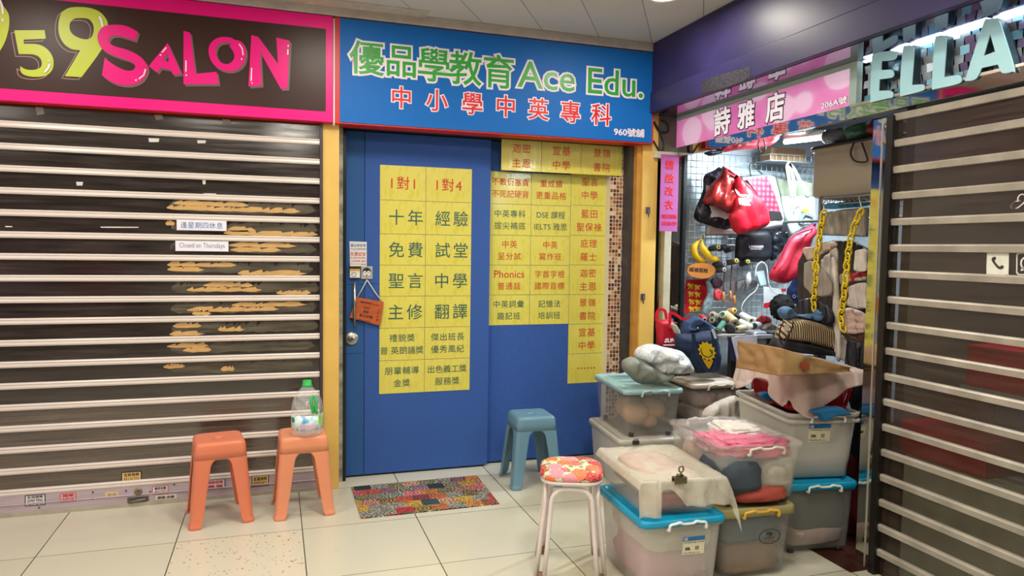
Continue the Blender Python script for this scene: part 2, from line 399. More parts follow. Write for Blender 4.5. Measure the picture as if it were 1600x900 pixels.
rail = mat('bottom_rail_metal', '#b9abb3', .35, metal=.2, var=.12, scale=8, stretch=(.5, 1, 4))
obj('bottom_rail', MB().box((sh_x0, SY-.012, .02), (sh_x1, SY+.01, .114)).box((sh_x0, SY-.018, .062), (sh_x1, SY-.012, .068)), rail, sh, bevel=.002)
obj('floor_seal', MB().box((sh_x0, SY-.02, 0), (sh_x1, SY+.02, .022)), mat('rubber_pale', '#a9a28f', .7), sh)
lk = obj('lock', MB().lathe([(.02, 0), (.02, .006), (.014, .008), (.0, .008)], (PY(216, 768, SY-.012)), 20, (0, -1, 0)), mat('brass_worn', '#8d8468', .35, metal=.8), sh)
obj('keyhole', MB().box(tuple(PY(216, 768, SY-.022)+Vector((-.002, 0, -.006))), tuple(PY(216, 768, SY-.022)+Vector((.002, .002, .006)))), dark, lk)
h0, h1 = PY(203, 785, SY), PY(230, 780, SY)
obj('pull_handle', MB().tube([h0+Vector((0, -.01, 0)), h0+Vector((.005, -.03, .012)), h1+Vector((-.005, -.03, .012)), h1+Vector((0, -.01, 0))], .007).box(tuple(h0+Vector((-.01, -.016, -.012))), tuple(h1+Vector((.01, -.012, .022)))), mat('dull_steel', '#77746e', .4, metal=.8), sh)
rv = mat('rivet', '#6b6670', .4, metal=.7)
for x, y in ((61, 793), (145, 769), (145, 779), (197, 767), (272, 757), (235, 768)):
    obj('rivet', MB().lathe([(.006, 0), (.005, .003), (0, .004)], PY(x, y, SY-.012), 10, (0, -1, 0)), rv, sh)
# paste-on flyers of locksmiths along the rail
PS = planeY(SY-.0125)
def flyer(px, col, edge, lines, ink, parent=sh, P=PS, name='sticker'):
    x0, y0, x1, y1 = px; a = onp(P, x0, (y0+y1)/2)[0]; b = onp(P, x1, (y0+y1)/2)[0]; zc = onp(P, (x0+x1)/2, (y0+y1)/2)[1]
    hh = (onp(P, (x0+x1)/2, y0)[1]-onp(P, (x0+x1)/2, y1)[1])/2
    s = shape(name, [[(a, zc-hh), (b, zc-hh), (b, zc+hh), (a, zc+hh)]], P, edge, parent, .0008)
    e = .004; shape('face', [[(a+e, zc-hh+e), (b-e, zc-hh+e), (b-e, zc+hh-e), (a+e, zc+hh-e)]], P, col, s, .0016)
    n = len(lines); q = 2*hh/(n+.3)
    for i, t in enumerate(lines):
        c = zc+hh-q*(i+.65); text('lettering', t, P, ink, s, box=(a+.012, c-q*.38, b-.012, c+q*.38), lift=.0028, offset=.01)
    return s
ink = mat('ink_black', '#1d1b1c', .6); paper = mat('paper_white', '#d8d4d2', .6, var=.04); kraft = mat('paper_amber', '#d9b873', .6, var=.08)
redink = mat('ink_red', '#b8232a', .6); pinkp = mat('paper_pink', '#dba5a8', .6); redp = mat('paper_rose', '#d05a6a', .6)
flyer((39, 773, 71, 790), paper, ink, ['永恆捲閘', '2344 9966', '9617 6745'], ink)
flyer((94, 770, 119, 784), pinkp, redp, ['捲閘', '91401168'], redink)
flyer((164, 768, 186, 777), mat('paper_faded', '#cdbd9f', .6), mat('paper_faded2', '#c6b394', .6), ['維修'], mat('ink_faded', '#b0925a', .6))
flyer((238, 759, 263, 772), paper, redp, ['鎖匠免費', '69111711'], ink)
flyer((243, 773, 276, 780), mat('paper_cream', '#cfc9b4', .6), paper, ['開鎖 換鎖'], ink)
flyer((321, 749, 352, 764), paper, mat('ink_navy', '#26284a', .6), ['開鎖服務', '專業'], redink)
flyer((393, 743, 420, 760), kraft, ink, ['宏基捲閘', '62257421'], ink)
PP = planeY(SY-.0005)
flyer((190, 737, 221, 753), kraft, ink, ['宏昇捲閘', '55131221'], ink, P=PP)
n1 = mat('notice_white', '#e2e2ea', .5, var=.03); blueink = mat('ink_blue', '#4a6fb0', .6); greyink = mat('ink_grey', '#7f8794', .6)
def notice(px, t, inkm, hfac):
    P = planeY(SY-.019); x0, y0, x1, y1 = px; a, z1 = onp(P, x0, y0); b, z0 = onp(P, x1, y1)
    s = shape('notice', [[(a, z0), (b, z0), (b, z1), (a, z1)]], P, n1, sh, .001)
    hh = (z1-z0)*hfac; c = (z0+z1)/2; text('lettering', t, P, inkm, s, box=(a+.02, c-hh/2, b-.02, c+hh/2), lift=.0022)
notice((276, 343, 354, 361), '逢星期四休息', blueink, .62)
notice((274, 376, 357, 393), 'Closed on Thursdays', greyink, .62)
# torn parcel-tape strips left on the panels
tape = mat('torn_tape', '#c09a60', .5, var=.1); tape2 = mat('tape_film', '#6b6455', .3, alpha=.45, var=.5, scale=12, stretch=(.4, 1, 4))
rnd = random.Random(3)
def torn(x0, x1, z, hh):
    n = max(6, int((x1-x0)/.035)); top = [(x0, z+hh*.1)]; bot = [(x0, z-hh*.1)]; up = True
    for i in range(1, n):
        x = x0+(x1-x0)*(i+rnd.uniform(-.4, .4))/n
        if rnd.random() < .4: top += [(x, z+hh*rnd.uniform(.5, .75)), (x+.004, z+hh*rnd.uniform(.1, .35))]
        else: top.append((x, z+hh*rnd.uniform(.45, .7)))
        bot.append((x, z-hh*rnd.uniform(.25, .4)))
    return top+[(x1, z)]+bot[::-1]
PT = planeY(SY+.0015)
for k, runs in {5: [(272, 390), (262, 470)], 6: [(260, 275), (356, 400), (350, 498)], 7: [(358, 464), (360, 440)], 8: [(262, 370), (262, 320), (372, 480)], 9: [(318, 396), (292, 410), (432, 486)], 10: [(362, 480), (292, 436), (300, 330)], 11: [(270, 315), (340, 382), (264, 320)], 12: [(260, 325), (285, 330)], 13: [(254, 288), (344, 366)]}.items():
    zt = 2.111-.1155*(k-2)-.036
    # filmy old tape over the whole strip, then the brown torn bits
    a, b = onp(PT, 264, 450)[0], onp(PT, 500, 450)[0]
    shape('tape_film', [torn(a+rnd.random()*.02, b-rnd.random()*.04, zt-.04, .075)], PT, tape2, sh, .0006)
    for i, (x0, x1) in enumerate(runs):
        zz = zt-(.022, .048, .068)[i % 3]
        shape('torn_tape', [torn(onp(PT, x0, 450)[0], onp(PT, x1, 450)[0], zz, .03)], PT, tape, sh, .0014)
bit = mat('paper_scrap', '#cfc8c0', .6)
for x, y, w, h in ((232, 216, 17, 6), (308, 219, 14, 5), (119, 284, 11, 6), (316, 278, 6, 10), (157, 354, 60, 2), (8, 353, 12, 2), (318, 302, 20, 3)):
    pshape('paper_scrap', [[(x, y), (x+w, y+.4), (x+w-1, y+h), (x+1, y+h)]], PT, bit, sh, .002)
lab = mat('hanging_label', '#8d8580', .6)
for x, y in ((60, 168), (246, 176), (352, 184)):
    shape('paper_scrap', [[(u, min(v, 2.192)) for u, v in (onp(PT, *q) for q in ((x-5, y-8), (x+7, y-8), (x+10, y+10), (x-2, y+12)))]], PT, lab, sh, .002)
obj('side_guide', MB().box((.255, SY-.03, 0), (.272, SY+.05, 2.194)), mat('guide_dark', '#4a3f47', .4, metal=.4), sh)
# things in the dark salon behind the smoked panels
struct('wall_salon_back', MB().box((-5, 4.86, 0), (.27, 4.9, CEIL)), dark)

# second shutter, in the wall on the other side
s2 = thing('roller_shutter', 'closed roller shutter with scratched brown panels under the shiny letter sign', 'shutter', (SX, 1.6, 0))
y0s, y1s = .3, 2.56
for k in range(0, 18):
    z = 1.992-.1168*(k-1)
    prof = [(SX, z-.034), (SX-.014, z-.032), (SX-.018, z-.008), (SX-.012, z-.001), (SX, z)]
    obj('slat_bar', MB().loft([[(x, y, q) for x, q in prof] for y in (y0s, y1s)], smooth=False), barm2, s2, smooth=False)
    if z-.118 > -.02: obj('panel', MB().box((SX+.002, y0s, z-.117), (SX+.006, y1s, z-.032)), pan2, s2)
obj('side_guide', MB().box((SX-.03, 2.55, 0), (SX+.03, 2.585, 2.1)), mat('guide_black', '#191512', .4), s2)
P2 = planeX(SX+.001)
ph = pshape('phone_icon', [smooth_loop([(577, 650), (577, 650), (590, 640), (755, 641), (768, 652), (765, 822), (750, 838), (590, 835), (572, 820)], 3)], P2, mat('sticker_pale', '#d5d6c8', .5), s2, .001, k=.17778, o=(1440, 280))
pshape('handset', [smooth_loop([(625, 690), (650, 680), (658, 700), (645, 718), (668, 750), (690, 768), (712, 755), (726, 775), (705, 790), (675, 785), (640, 745), (620, 712)], 3)], P2, mat('sticker_dark', '#3a352d', .5), ph, .0022, k=.17778, o=(1440, 280))
wh = mat('sticker_white', '#d0cfc8', .5)
q = [(835, 660), (855, 645), (1010, 645), (1026, 660), (1024, 826), (1005, 844), (850, 842), (833, 825)]
rd = smooth_loop([(a, b) for a, b in q for _ in (0, 1)], 2)
ic = pshape('chat_icon', [rd, [(930+(a-930)*.9, 745+(b-745)*.9) for a, b in rd]], P2, wh, s2, .001, k=.17778, o=(1440, 280))
ring = [(935+66*math.cos(t), 740+66*math.sin(t)) for t in [i*math.tau/28 for i in range(28)]]
pshape('speech_bubble', [ring, [(935+(a-935)*.8, 740+(b-740)*.8) for a, b in ring]], P2, wh, ic, .001, k=.17778, o=(1440, 280))
pshape('speech_tail', [[(872, 808), (884, 768), (910, 798)]], P2, wh, ic, .001, k=.17778, o=(1440, 280))
e1 = smooth_path([(905, 140, 0), (890, 132, 0), (865, 140, 0), (848, 165, 0), (850, 185, 0), (870, 192, 0), (845, 192, 0), (812, 205, 0), (790, 225, 0), (788, 248, 0), (810, 260, 0), (845, 252, 0), (880, 225, 0), (905, 200, 0), (925, 165, 0), (932, 142, 0), (920, 150, 0), (908, 200, 0), (915, 240, 0), (940, 235, 0)], 5)
pshape('lettering', [stroke([(p.x, p.y) for p in e1], 9)], P2, wh, s2, .001, k=.17778, o=(1440, 280))
# bodies added behind the scratched panels stand in for reflections in them
nb = thing('reflection', 'pale green cabinet built as a low body behind the scratched brown shutter', 'reflection', (3.25, 1.6, 0))
ZC = PX(1412, 715, 2.70).z
cg = mat('reflection_green', '#b9bda0', .5)
for i in range(3):
    obj('door', MB().box((2.695, .6+.63*i, .02), (2.715, 1.22+.63*i, ZC)), cg, nb, bevel=.004)
obj('body', MB().box((2.716, .58, 0), (3.1, 2.49, ZC+.02)), cg, nb)
def box_at(px, X, dx):
    p = [PX(x, y, X) for x, y in px]; ys = [q.y for q in p]; zs_ = [max(q.z, ZC+.021) for q in p]
    return MB().box((X, min(ys), min(zs_)), (X+dx, max(ys), max(zs_)))
redc = mat('reflection_red', '#b81a2c', .5)
tag(obj('red_reflection', box_at(((1408, 655), (1412, 708), (1540, 700)), 2.70, .3), redc, None, bevel=.005), 'red reflection built as a box on the pale green cabinet behind the brown shutter', 'box')
sh3 = thing('wall_shelf', 'grey shelf carrying a red reflection behind the brown shutter', 'shelf', (3.3, 1.4, .9))
q0 = PX(1500, 600, 2.70)
obj('board', MB().box((2.70, .5, q0.z-.03), (3.1, q0.y, q0.z)), mat('shelf_grey', '#7f8a86', .5), sh3)
obj('side', MB().box((3.08, q0.y-.02, ZC+.021), (3.1, q0.y, q0.z-.03)), mat('shelf_grey', '#7f8a86'), sh3)
tag(obj('red_reflection', MB().box((2.705, .55, q0.z+.001), (3.05, q0.y-.02, q0.z+.17)), redc, None, bevel=.005), 'long red reflection built as a box on the grey shelf behind the brown shutter', 'box')
tag(obj('teal_box', MB().box((2.705, .8, q0.z-.13), (3.05, q0.y-.15, q0.z-.031)), mat('teal_card', '#3f6f78', .5), None, bevel=.005), 'teal box hanging under the grey shelf behind the brown shutter', 'box')
struct('wall_neighbour', MB().box((3.6, -.5, 0), (3.65, 2.5, 2.4)), mat('neighbour_wall', '#4a4640', .6))
struct('partition', MB().box((SX+.06, 2.51, 0), (5.2, 2.56, 2.4)), mat('partition_grey', '#4f4c48', .6))
area('neighbour_fill', (2.9, 1.6, 2.2), 26, .4, (1, .95, .88))  # added fill without a fitting, brightens what stands behind the brown panels

# mirror-polished steel post between stall and shutter
mir = mat('mirror_steel', '#c9c6c0', .045, metal=1., var=.02)
po = thing('steel_post', 'mirror polished steel post between the tailor stall and the brown shutter', 'post', (SX, 2.64, 0))
obj('face_sheet', MB().box((SX, 2.588, 0), (SX+.05, 2.632, 2.1)), mir, po)
obj('face_sheet', MB().box((SX, 2.637, 0), (SX+.05, 2.69, 2.1)), mir, po)
obj('seam_strip', MB().box((SX-.004, 2.632, 0), (SX, 2.637, 2.1)), mat('bright_edge', '#d5cfc2', .3, metal=.7), po)
obj('edge_strip', MB().box((SX-.006, 2.585, 0), (SX+.02, 2.589, 2.1)), mat('bright_edge'  , '#d5cfc2'), po)
obj('screw', MB().lathe([(.014, 0), (.012, .006), (0, .008)], (SX, 2.612, 2.055), 12, (-1, 0, 0)), mat('screw_brass', '#7b6b4a', .4, metal=.8), po)
obj('screw', MB().lathe([(.014, 0), (.012, .006), (0, .008)], (SX, 2.612, 1.985), 12, (-1, 0, 0)), mat('screw_brass', '#7b6b4a', .4, metal=.8), po)
PA = planeX(SX-.002)
tag(pshape('velcro_mark', [[(1411-1360, 640), (1485-1360, 612), (1477-1360, 735), (1440-1360, 738), (1440-1360, 690), (1420-1360, 700), (1410-1360, 740), (1388-1360, 735), (1420-1360, 640)]], PA, mat('tape_black', '#151313', .6), None, .001, k=.2444, o=(1370, 200), ext=.001), 'black tape strip stuck to the mirror steel post', 'tape')
# ================================================================== SIGNS
FY = 4.375
# --- salon sign
magenta = mat('magenta_vinyl', '#e80680', .35, var=.02, spec=.3); brownv = mat('brown_vinyl', '#38211a', .34, var=.05, spec=.3); limev = mat('lime_vinyl', '#b9c81e', .35, var=.03)
shadv = mat('grey_vinyl', '#6d5a55', .4, var=.03); whv = mat('white_vinyl', '#efe6ec', .4, var=.02); redbox = mat('red_box_side', '#c8261c', .4, var=.08); linev = mat('thin_line_vinyl', '#c79a88', .4, var=0)
PF = planeY(FY)
sg = thing('shop_sign', 'magenta framed brown shop sign with pink SALON lettering over the shutter', 'sign', (-.8, FY, 2.2))
xr = PY(520, 100, FY).x; xi = PY(509, 100, FY).x
obj('sign_box', MB().box((-2.1, FY+.004, 2.2), (xr, FY+.12, 2.81)), redbox, sg)
obj('frame', MB().box((-2.1, FY-.004, 2.203), (xr, FY+.004, 2.81)), magenta, sg)
shape('panel', [[(-2.05, 2.262), (xi, 2.262), (xi, 2.735), (-2.05, 2.735)]], PF, brownv, sg, .0048)
K2 = dict(k=.20625, o=(150, 20)); K1 = dict(k=.2, o=(0, 0))
def sharp(pts, idx): return [p for i, p in enumerate(pts) for _ in range(2 if i in idx else 1)]
S = smooth_loop(sharp([(322, 150), (300, 215), (250, 200), (180, 180), (130, 180), (100, 210), (115, 240), (160, 262), (250, 288), (330, 330), (378, 380), (393, 430), (375, 485), (330, 530), (260, 552), (180, 547), (110, 520), (48, 475), (70, 340), (100, 370), (160, 410), (220, 437), (270, 441), (298, 420), (290, 390), (250, 365), (170, 340), (80, 300), (35, 255), (15, 190), (30, 140), (70, 105), (130, 95), (200, 97), (260, 115)], (0, 1, 17, 18)), 5)
A = [(545, 232), (650, 465), (585, 473), (570, 435), (490, 420), (470, 455), (402, 408)]; Ah = [(545, 305), (552, 372), (510, 365)]
L = [(665, 140), (715, 155), (755, 465), (915, 450), (930, 543), (665, 545)]
O = smooth_loop(sharp([(1075, 212), (1110, 230), (1135, 290), (1130, 360), (1100, 410), (1050, 440), (990, 445), (920, 420), (870, 360), (853, 290), (870, 235), (910, 200), (960, 187), (1020, 192), (1055, 210)], (0,)), 5)
Oh = smooth_loop(sharp([(1010, 255), (1040, 300), (1048, 340), (1030, 375), (990, 392), (945, 375), (912, 325), (910, 280), (935, 240), (985, 228), (1035, 235)], (0, 10)), 5)
N = [(1177, 173), (1228, 185), (1378, 390), (1365, 190), (1468, 215), (1450, 575), (1400, 580), (1243, 300), (1255, 552), (1155, 560)]
five = smooth_loop(sharp([(115, 240), (352, 238), (362, 305), (188, 312), (190, 345), (300, 350), (370, 385), (415, 450), (420, 520), (390, 575), (330, 600), (240, 600), (175, 575), (160, 520), (210, 545), (270, 548), (318, 530), (330, 490), (310, 450), (260, 428), (150, 425)], (0, 1, 2, 3, 4, 13, 20)), 5)
nine = smooth_loop(sharp([(600, 58), (700, 65), (780, 95), (830, 150), (845, 200), (835, 290), (790, 400), (640, 605), (510, 597), (630, 395), (560, 385), (500, 340), (465, 270), (460, 190), (480, 110), (530, 70)], (7, 8, 9)), 5)
nineh = smooth_loop([(610, 145), (690, 150), (728, 190), (735, 240), (715, 295), (670, 310), (600, 290), (555, 250), (548, 190), (575, 155)], 5)
def outline(lp, w=4): return [stroke(lp+[lp[0]], w)]
for loops in ([[((x-845)*1.1+77, (y-200)*1.15+150) for x, y in lp] for lp in (nine, nineh)], [five], [nine, nineh]):
    o = pshape('numeral', loops, PF, limev, sg, .007, **K1)
    for lp in loops: pshape('outline', outline([(x-25, y+18) for x, y in lp]), PF, linev, o, .0058, **K1)
for loops in ([S], [A, Ah], [L], [O, Oh], [N]):
    o = pshape('letter', loops, PF, magenta, sg, .0105, **K2)
    pshape('letter_shadow', [[(x+14, y+16) for x, y in lp] for lp in loops], PF, shadv, o, .0085, **K2)
for pts, w, K in (([(780, 135), (795, 165), (805, 215)], 18, K1), ([(5, 5), (25, 60), (30, 115)], 18, K1), ([(28, 150), (30, 172)], 18, K1), ([(395, 505), (380, 540), (355, 568)], 16, K1), ([(388, 470), (390, 482)], 14, K1),
                  ([(378, 430), (365, 475), (328, 505)], 9, K2), ([(300, 516), (312, 512)], 10, K2), ([(535, 267), (503, 304)], 10, K2), ([(488, 328), (494, 320)], 10, K2), ([(684, 365), (683, 450)], 9, K2), ([(686, 470), (686, 482)], 9, K2), ([(1085, 240), (1108, 275), (1115, 325)], 8, K2), ([(1105, 348), (1104, 360)], 9, K2), ([(1180, 422), (1176, 518)], 9, K2), ([(1183, 530), (1183, 540)], 9, K2), ([(1456, 248), (1455, 262)], 10, K2), ([(1454, 280), (1452, 320)], 10, K2)):
    pshape('highlight_mark', [stroke(pts, w)], PF, whv, sg, .0125, **K)

# --- education centre sign
bluev = mat('blue_vinyl', '#0d66b8', .5, var=.02, spec=.3); greenv = mat('green_vinyl', '#2fa23a', .35, var=.02); redv = mat('red_vinyl', '#d8232c', .35, var=.02)
s3 = thing('shop_sign', 'blue shop sign with green and red white-edged lettering over the blue door', 'sign', (1.4, FY, 2.2))
xl, xb, xe = PY(523, 110, FY).x, PY(531, 110, FY).x, PY(1018, 224, FY).x
obj('sign_box', MB().box((xl, FY+.002, 2.2), (xe+.012, FY+.14, 2.81)), redbox, s3)
obj('panel', MB().box((xb, FY-.003, 2.208), (xe, FY+.002, 2.808)), bluev, s3, bevel=.001)
obj('cable', MB().tube([(xl-.004, FY+.0, z) for z in (2.8, 2.6, 2.4, 2.22, 2.185)], .005), whv, s3)
def char(t, cx, cy, hp, m, out, parent, P=PF, off=.018, lift=.005):
    z0 = onp(P, cx, cy+hp/2)[1]; z1 = onp(P, cx, cy-hp/2)[1]
    return text('character', t, P, m, parent, at=((onp(P, cx, cy)[0]), (z0+z1)/2), h=z1-z0, lift=lift, offset=off, outline=out)
for t, cx, cy in zip('優品學教育', (573, 627, 678, 727, 779), (91, 96.5, 102, 107, 112)): char(t, cx, cy, 51 if t != '品' else 47, greenv, (.055, whv), s3, off=.012)
x0, x1 = onp(PF, 809, 118)[0], onp(PF, 1004, 140)[0]; zt, zb = onp(PF, 832, 97)[1], onp(PF, 832, 138)[1]
text('lettering', 'Ace Edu.', PF, greenv, s3, box=(x0, zb, x1, zt), lift=.005, offset=.006, outline=(.05, whv))
for t, cx, cy in zip('中小學中英專科', (627, 682.5, 738, 790, 841, 891, 939), (152.5, 157, 162, 166, 170.5, 175, 179)): char(t, cx, cy, 33, redv, (.045, whv), s3, off=.012)
x0, x1 = onp(PF, 959, 206)[0], onp(PF, 1006, 209)[0]; zm = onp(PF, 983, 207)[1]
text('lettering', '960號舖', PF, whv, s3, box=(x0, zm-.027, x1, zm+.027), lift=.005, offset=.02)

# --- tailor sign
PK = planeX(SX)
def pinkm():
    g = NT('pink_print'); nz = g.n('ShaderNodeTexVoronoi', i_Scale=3.6, feature='SMOOTH_F1'); nz.inputs['Smoothness'].default_value = .25; g.l(g.co(scale=(1, 1, 1.3)), nz.inputs['Vector'])
    c = g.ramp(nz.outputs['Distance'], ((0, '#eccbe6'), (.42, '#ecc0e0'), (.47, '#e58fc6'), (.8, '#dd6db4')))
    g.l(c, g.b.inputs['Base Color']); g.l(c, g.b.inputs['Emission Color']); g.b.inputs['Emission Strength'].default_value = .42; g.b.inputs['Roughness'].default_value = .2; return g.m
s4 = thing('shop_sign', 'pink shop sign with three white characters above the tailor stall opening', 'sign', (SX, 3.6, 2.19))
obj('panel', MB().box((SX, 2.848, 2.195), (SX+.03, 4.43, 2.375)), pinkm(), s4)
obj('top_trim', MB().box((SX-.004, 2.80, 2.376), (SX+.03, 4.43, 2.401)), mat('frosted_trim', '#b8cfc8', .3, var=.03), s4)
obj('end_trim', MB().box((SX-.004, 2.80, 2.195), (SX+.03, 2.846, 2.376)), mat('frosted_trim', '#b8cfc8'), s4)
blk = mat('black_vinyl', '#231a26', .4); whl = mat('white_emissive', '#efe6ec', .4, var=0, emit=.55)  # white characters emit evenly at a low strength
for t, cx, cy, hp in (('詩', 1129, 189.5, 40), ('雅', 1166, 179.5, 40), ('店', 1211.5, 167, 42)):
    char(t, cx, cy, hp, whl, (.035, blk), s4, P=PK, off=.03, lift=.004)
x0, x1 = onp(PK, 1284, 165)[0], onp(PK, 1324, 156)[0]; zm = onp(PK, 1304, 160.5)[1]
text('lettering', '206A號', PK, whl, s4, box=(x0, zm-.018, x1, zm+.018), lift=.004, offset=.012, outline=(.03, blk))
# polished strip that carries both signs, mirrors the corridor
tag(obj('mirror_strip', MB().box((SX-.005, .3, 2.13), (SX+.03, 4.40, 2.193)), mir, None, bevel=.001), 'polished steel lintel strip under the pink sign and the letter sign', 'lintel')
tag(obj('lintel_lip', MB().box((SX-.012, .3, 2.185), (SX, 2.83, 2.197)), mat('bright_edge', '#d5cfc2'), None), 'bright steel lip along the lower edge of the letter sign', 'trim')

# --- letter sign with sequin wall
s5 = thing('shop_sign', 'teal block letters standing on a wall of shiny sequin plates over the brown shutter', 'sign', (SX, 1.8, 2.19))
obj('backing', MB().box((SX+.05, .3, 2.195), (SX+.07, 2.80, 2.40)), mat('backing_dark', '#141820', .4), s5)
rs = random.Random(5); seqs = [MB() for _ in range(5)]
yy = .4
row = 0; z = 2.20
while z < 2.39:
    y = .4+(.02 if row % 2 else 0)
    while y < 2.79:
        w, h = .042, .036
        M = Matrix.Translation((SX+.04, y, z+h/2)) @ Matrix.Rotation(rs.uniform(-.28, .28), 4, 'Z') @ Matrix.Rotation(rs.uniform(-.35, .2), 4, 'Y') @ Matrix.Rotation(rs.uniform(-.06, .06), 4, 'X')
        mb = MB().box((-.002, -w/2+.002, -h/2), (.0, w/2-.002, h/2)).xf(M)
        k = min(4, int(abs(rs.gauss(0, 1.7)))); seqs[k].add(mb.v, mb.f)
        y += .044
    z += .0345; row += 1
for mb, c in zip(seqs, ('#b9c6cf', '#7fb8cf', '#8d7fa6', '#a59a90', '#5f7f94')):
    q = obj('sequin_plates', mb, mat('sequin'+c[1:], c, .28, metal=.35, var=.05), s5); q['kind'] = 'stuff'
teal = mat('teal_letter', '#a6d3da', .3, var=.03, emit=.22); tealside = mat('letter_side', '#2c3c42', .3)
K7 = dict(k=.22222, o=(1300, 0))
PE = planeX(SX-.005)
E_ = smooth_loop(sharp([(300, 395), (330, 370), (440, 360), (468, 375), (470, 405), (440, 425), (365, 432), (362, 495), (430, 492), (450, 510), (440, 545), (350, 560), (345, 640), (420, 640), (445, 655), (440, 685), (400, 695), (285, 722), (286, 600)], (1, 6, 7, 11, 12, 17)), 4)
L1 = smooth_loop(sharp([(515, 350), (540, 325), (575, 325), (594, 345), (578, 600), (650, 595), (668, 610), (650, 640), (495, 680), (497, 560)], (4, 8)), 4)
L2 = smooth_loop(sharp([(740, 285), (770, 255), (800, 255), (822, 280), (805, 545), (900, 530), (928, 550), (905, 590), (720, 632), (725, 500)], (4, 8)), 4)
A_ = smooth_loop(sharp([(1080, 175), (1115, 140), (1160, 135), (1200, 165), (1300, 480), (1285, 505), (1215, 515), (1185, 455), (1070, 480), (1030, 555), (960, 570), (965, 530)], (7, 8)), 4)
Ah_ = [(1130, 240), (1165, 365), (1085, 395)]
for loops in ([E_], [L1], [L2], [A_, Ah_]):
    o = pshape('letter', loops, PE, teal, s5, .012, ext=.002, **K7)
    pshape('letter_return', loops, PE, tealside, o, -.008, ext=.0175, **K7)
led = mat('led_white', '#dff4ff', .3, emit=5., var=0)
obj('led_strip', MB().box((SX+.012, .4, 2.388), (SX+.03, 2.78, 2.398)), led, s5)
lo = area('sign_led', (SX+.03, 1.6, 2.386), 60, 2.3, (.75, .95, 1), (0, 0, 0), 'RECTANGLE', .02); lo.rotation_euler = (0, math.radians(-20), math.radians(90))

# --- hanging pink banner beside the stall
tag(obj('ledge', MB().box((2.47, 4.40, 2.115), (SX, 4.44, 2.16)), cream, None, bevel=.003), 'cream ledge carrying the narrow pink banner', 'ledge')
bn = thing('banner', 'narrow magenta banner with red lettering hanging beside the yellow pillar', 'banner', (2.56, 4.39, 1.6))
PB = planeY(4.392)
q = [onp(PB, *p) for p in ((1033, 241), (1061, 243), (1058, 362), (1030, 361))]
shape('sheet', [q], PB, mat('banner_pink', '#a9549a', .45, var=.05), bn, .0, .001)
for t, cx, cy in zip('精緻改衣', (1046.5, 1046, 1045.5, 1045), (258, 279, 299, 320)): char(t, cx, cy, 14, redv, None, bn, P=PB, off=.02, lift=.003)
x0, x1 = onp(PB, 1036, 338)[0], onp(PB, 1055, 338)[0]
for t, cy, hh in (('電話號碼', 338, .015), ('60606459', 349, .014)):
    zc = onp(PB, 1045, cy)[1]; text('lettering', t, PB, redv, bn, box=(x0-.01, zc-hh, x1+.01, zc+hh), lift=.003, offset=.012)

# ================================================================== BLUE DOOR
def felt(name, col):
    g = NT(name); nz = g.n('ShaderNodeTexNoise', i_Scale=160.0, i_Detail=3.0); g.l(g.co(scale=(1, 1, 2.2)), nz.inputs['Vector'])
    n2 = g.n('ShaderNodeTexNoise', i_Scale=3.0, i_Detail=4.0); g.l(g.co(), n2.inputs['Vector'])
    c = lin(col); a = g.ramp(nz.outputs[0], ((.3, tuple(v*.7 for v in c)), (.7, tuple(v*1.3 for v in c))))
    g.l(g.mix(g.math('MULTIPLY', n2.outputs[0], .22), a, tuple(v*1.3 for v in c)), g.b.inputs['Base Color'])
    g.b.inputs['Roughness'].default_value = .8; g.bump(nz.outputs[0], .15, .003); return g.m
blue = felt('blue_felt', '#2b5299'); blue2 = felt('teal_felt', '#22518c')
d1 = thing('door', 'blue felt covered door leaf carrying the two column block of yellow sheets', 'door', (.9, DY, 0))
xh = .54; xd = 1.368
zs = [0.012, .80, 1.24, 2.2]
for a, b in zip(zs, zs[1:]): obj('edge_panel', MB().box((.426, DY, a+.001), (xh-.0015, DY+.05, b-.001)), blue2, d1, bevel=.001)
obj('leaf', MB().box((xh+.001, DY, .012), (xd, DY+.05, 2.2)), blue, d1, bevel=.004)
for z0, z1 in ((1.243, 1.2455),): obj('seam', MB().box((xh+.002, DY-.0006, z0), (.75, DY+.001, z1)), mat('seam_blue', '#16356f', .8), d1)
lp = PY(549, 529, DY)
lk = obj('lock_plate', MB().lathe([(.043, 0), (.043, .006), (.03, .012), (.018, .013), (.018, .018), (0, .018)], lp, 28, (0, -1, 0)), mat('satin_steel', '#b9b7af', .35, metal=.7), d1)
obj('keyhole', MB().tube([lp+Vector((.008*math.cos(t), -.019, .008*math.sin(t))) for t in [i*math.tau/14 for i in range(14)]], .0025, 6, True).box(tuple(lp+Vector((-.002, -.02, -.007))), tuple(lp+Vector((.002, -.017, .007)))), dark, lk)
hd = mat('brushed_steel', '#a9a59c', .3, metal=.9)
a, b = PY(553, 440, DY), PY(553, 508, DY)
h = obj('pull_handle', MB().tube([a+Vector((0, -.001, -.02)), a+Vector((0, -.035, -.02))], .006).tube([b+Vector((0, -.001, .02)), b+Vector((0, -.035, .02))], .006).tube([a+Vector((0, -.04, 0)), b+Vector((0, -.04, 0))], .009), hd, d1)
d2 = thing('door', 'blue felt covered panel set back behind the door leaf and bearing the three column yellow sheets', 'door', (1.85, DY+.055, 0))
D2 = DY+.053
obj('upper_panel', MB().box((1.345, D2, 1.223), (2.234, D2+.04, 2.2)), blue, d2, bevel=.002)
obj('lower_panel', MB().box((1.345, D2, .012), (2.234, D2+.04, 1.221)), blue, d2, bevel=.002)

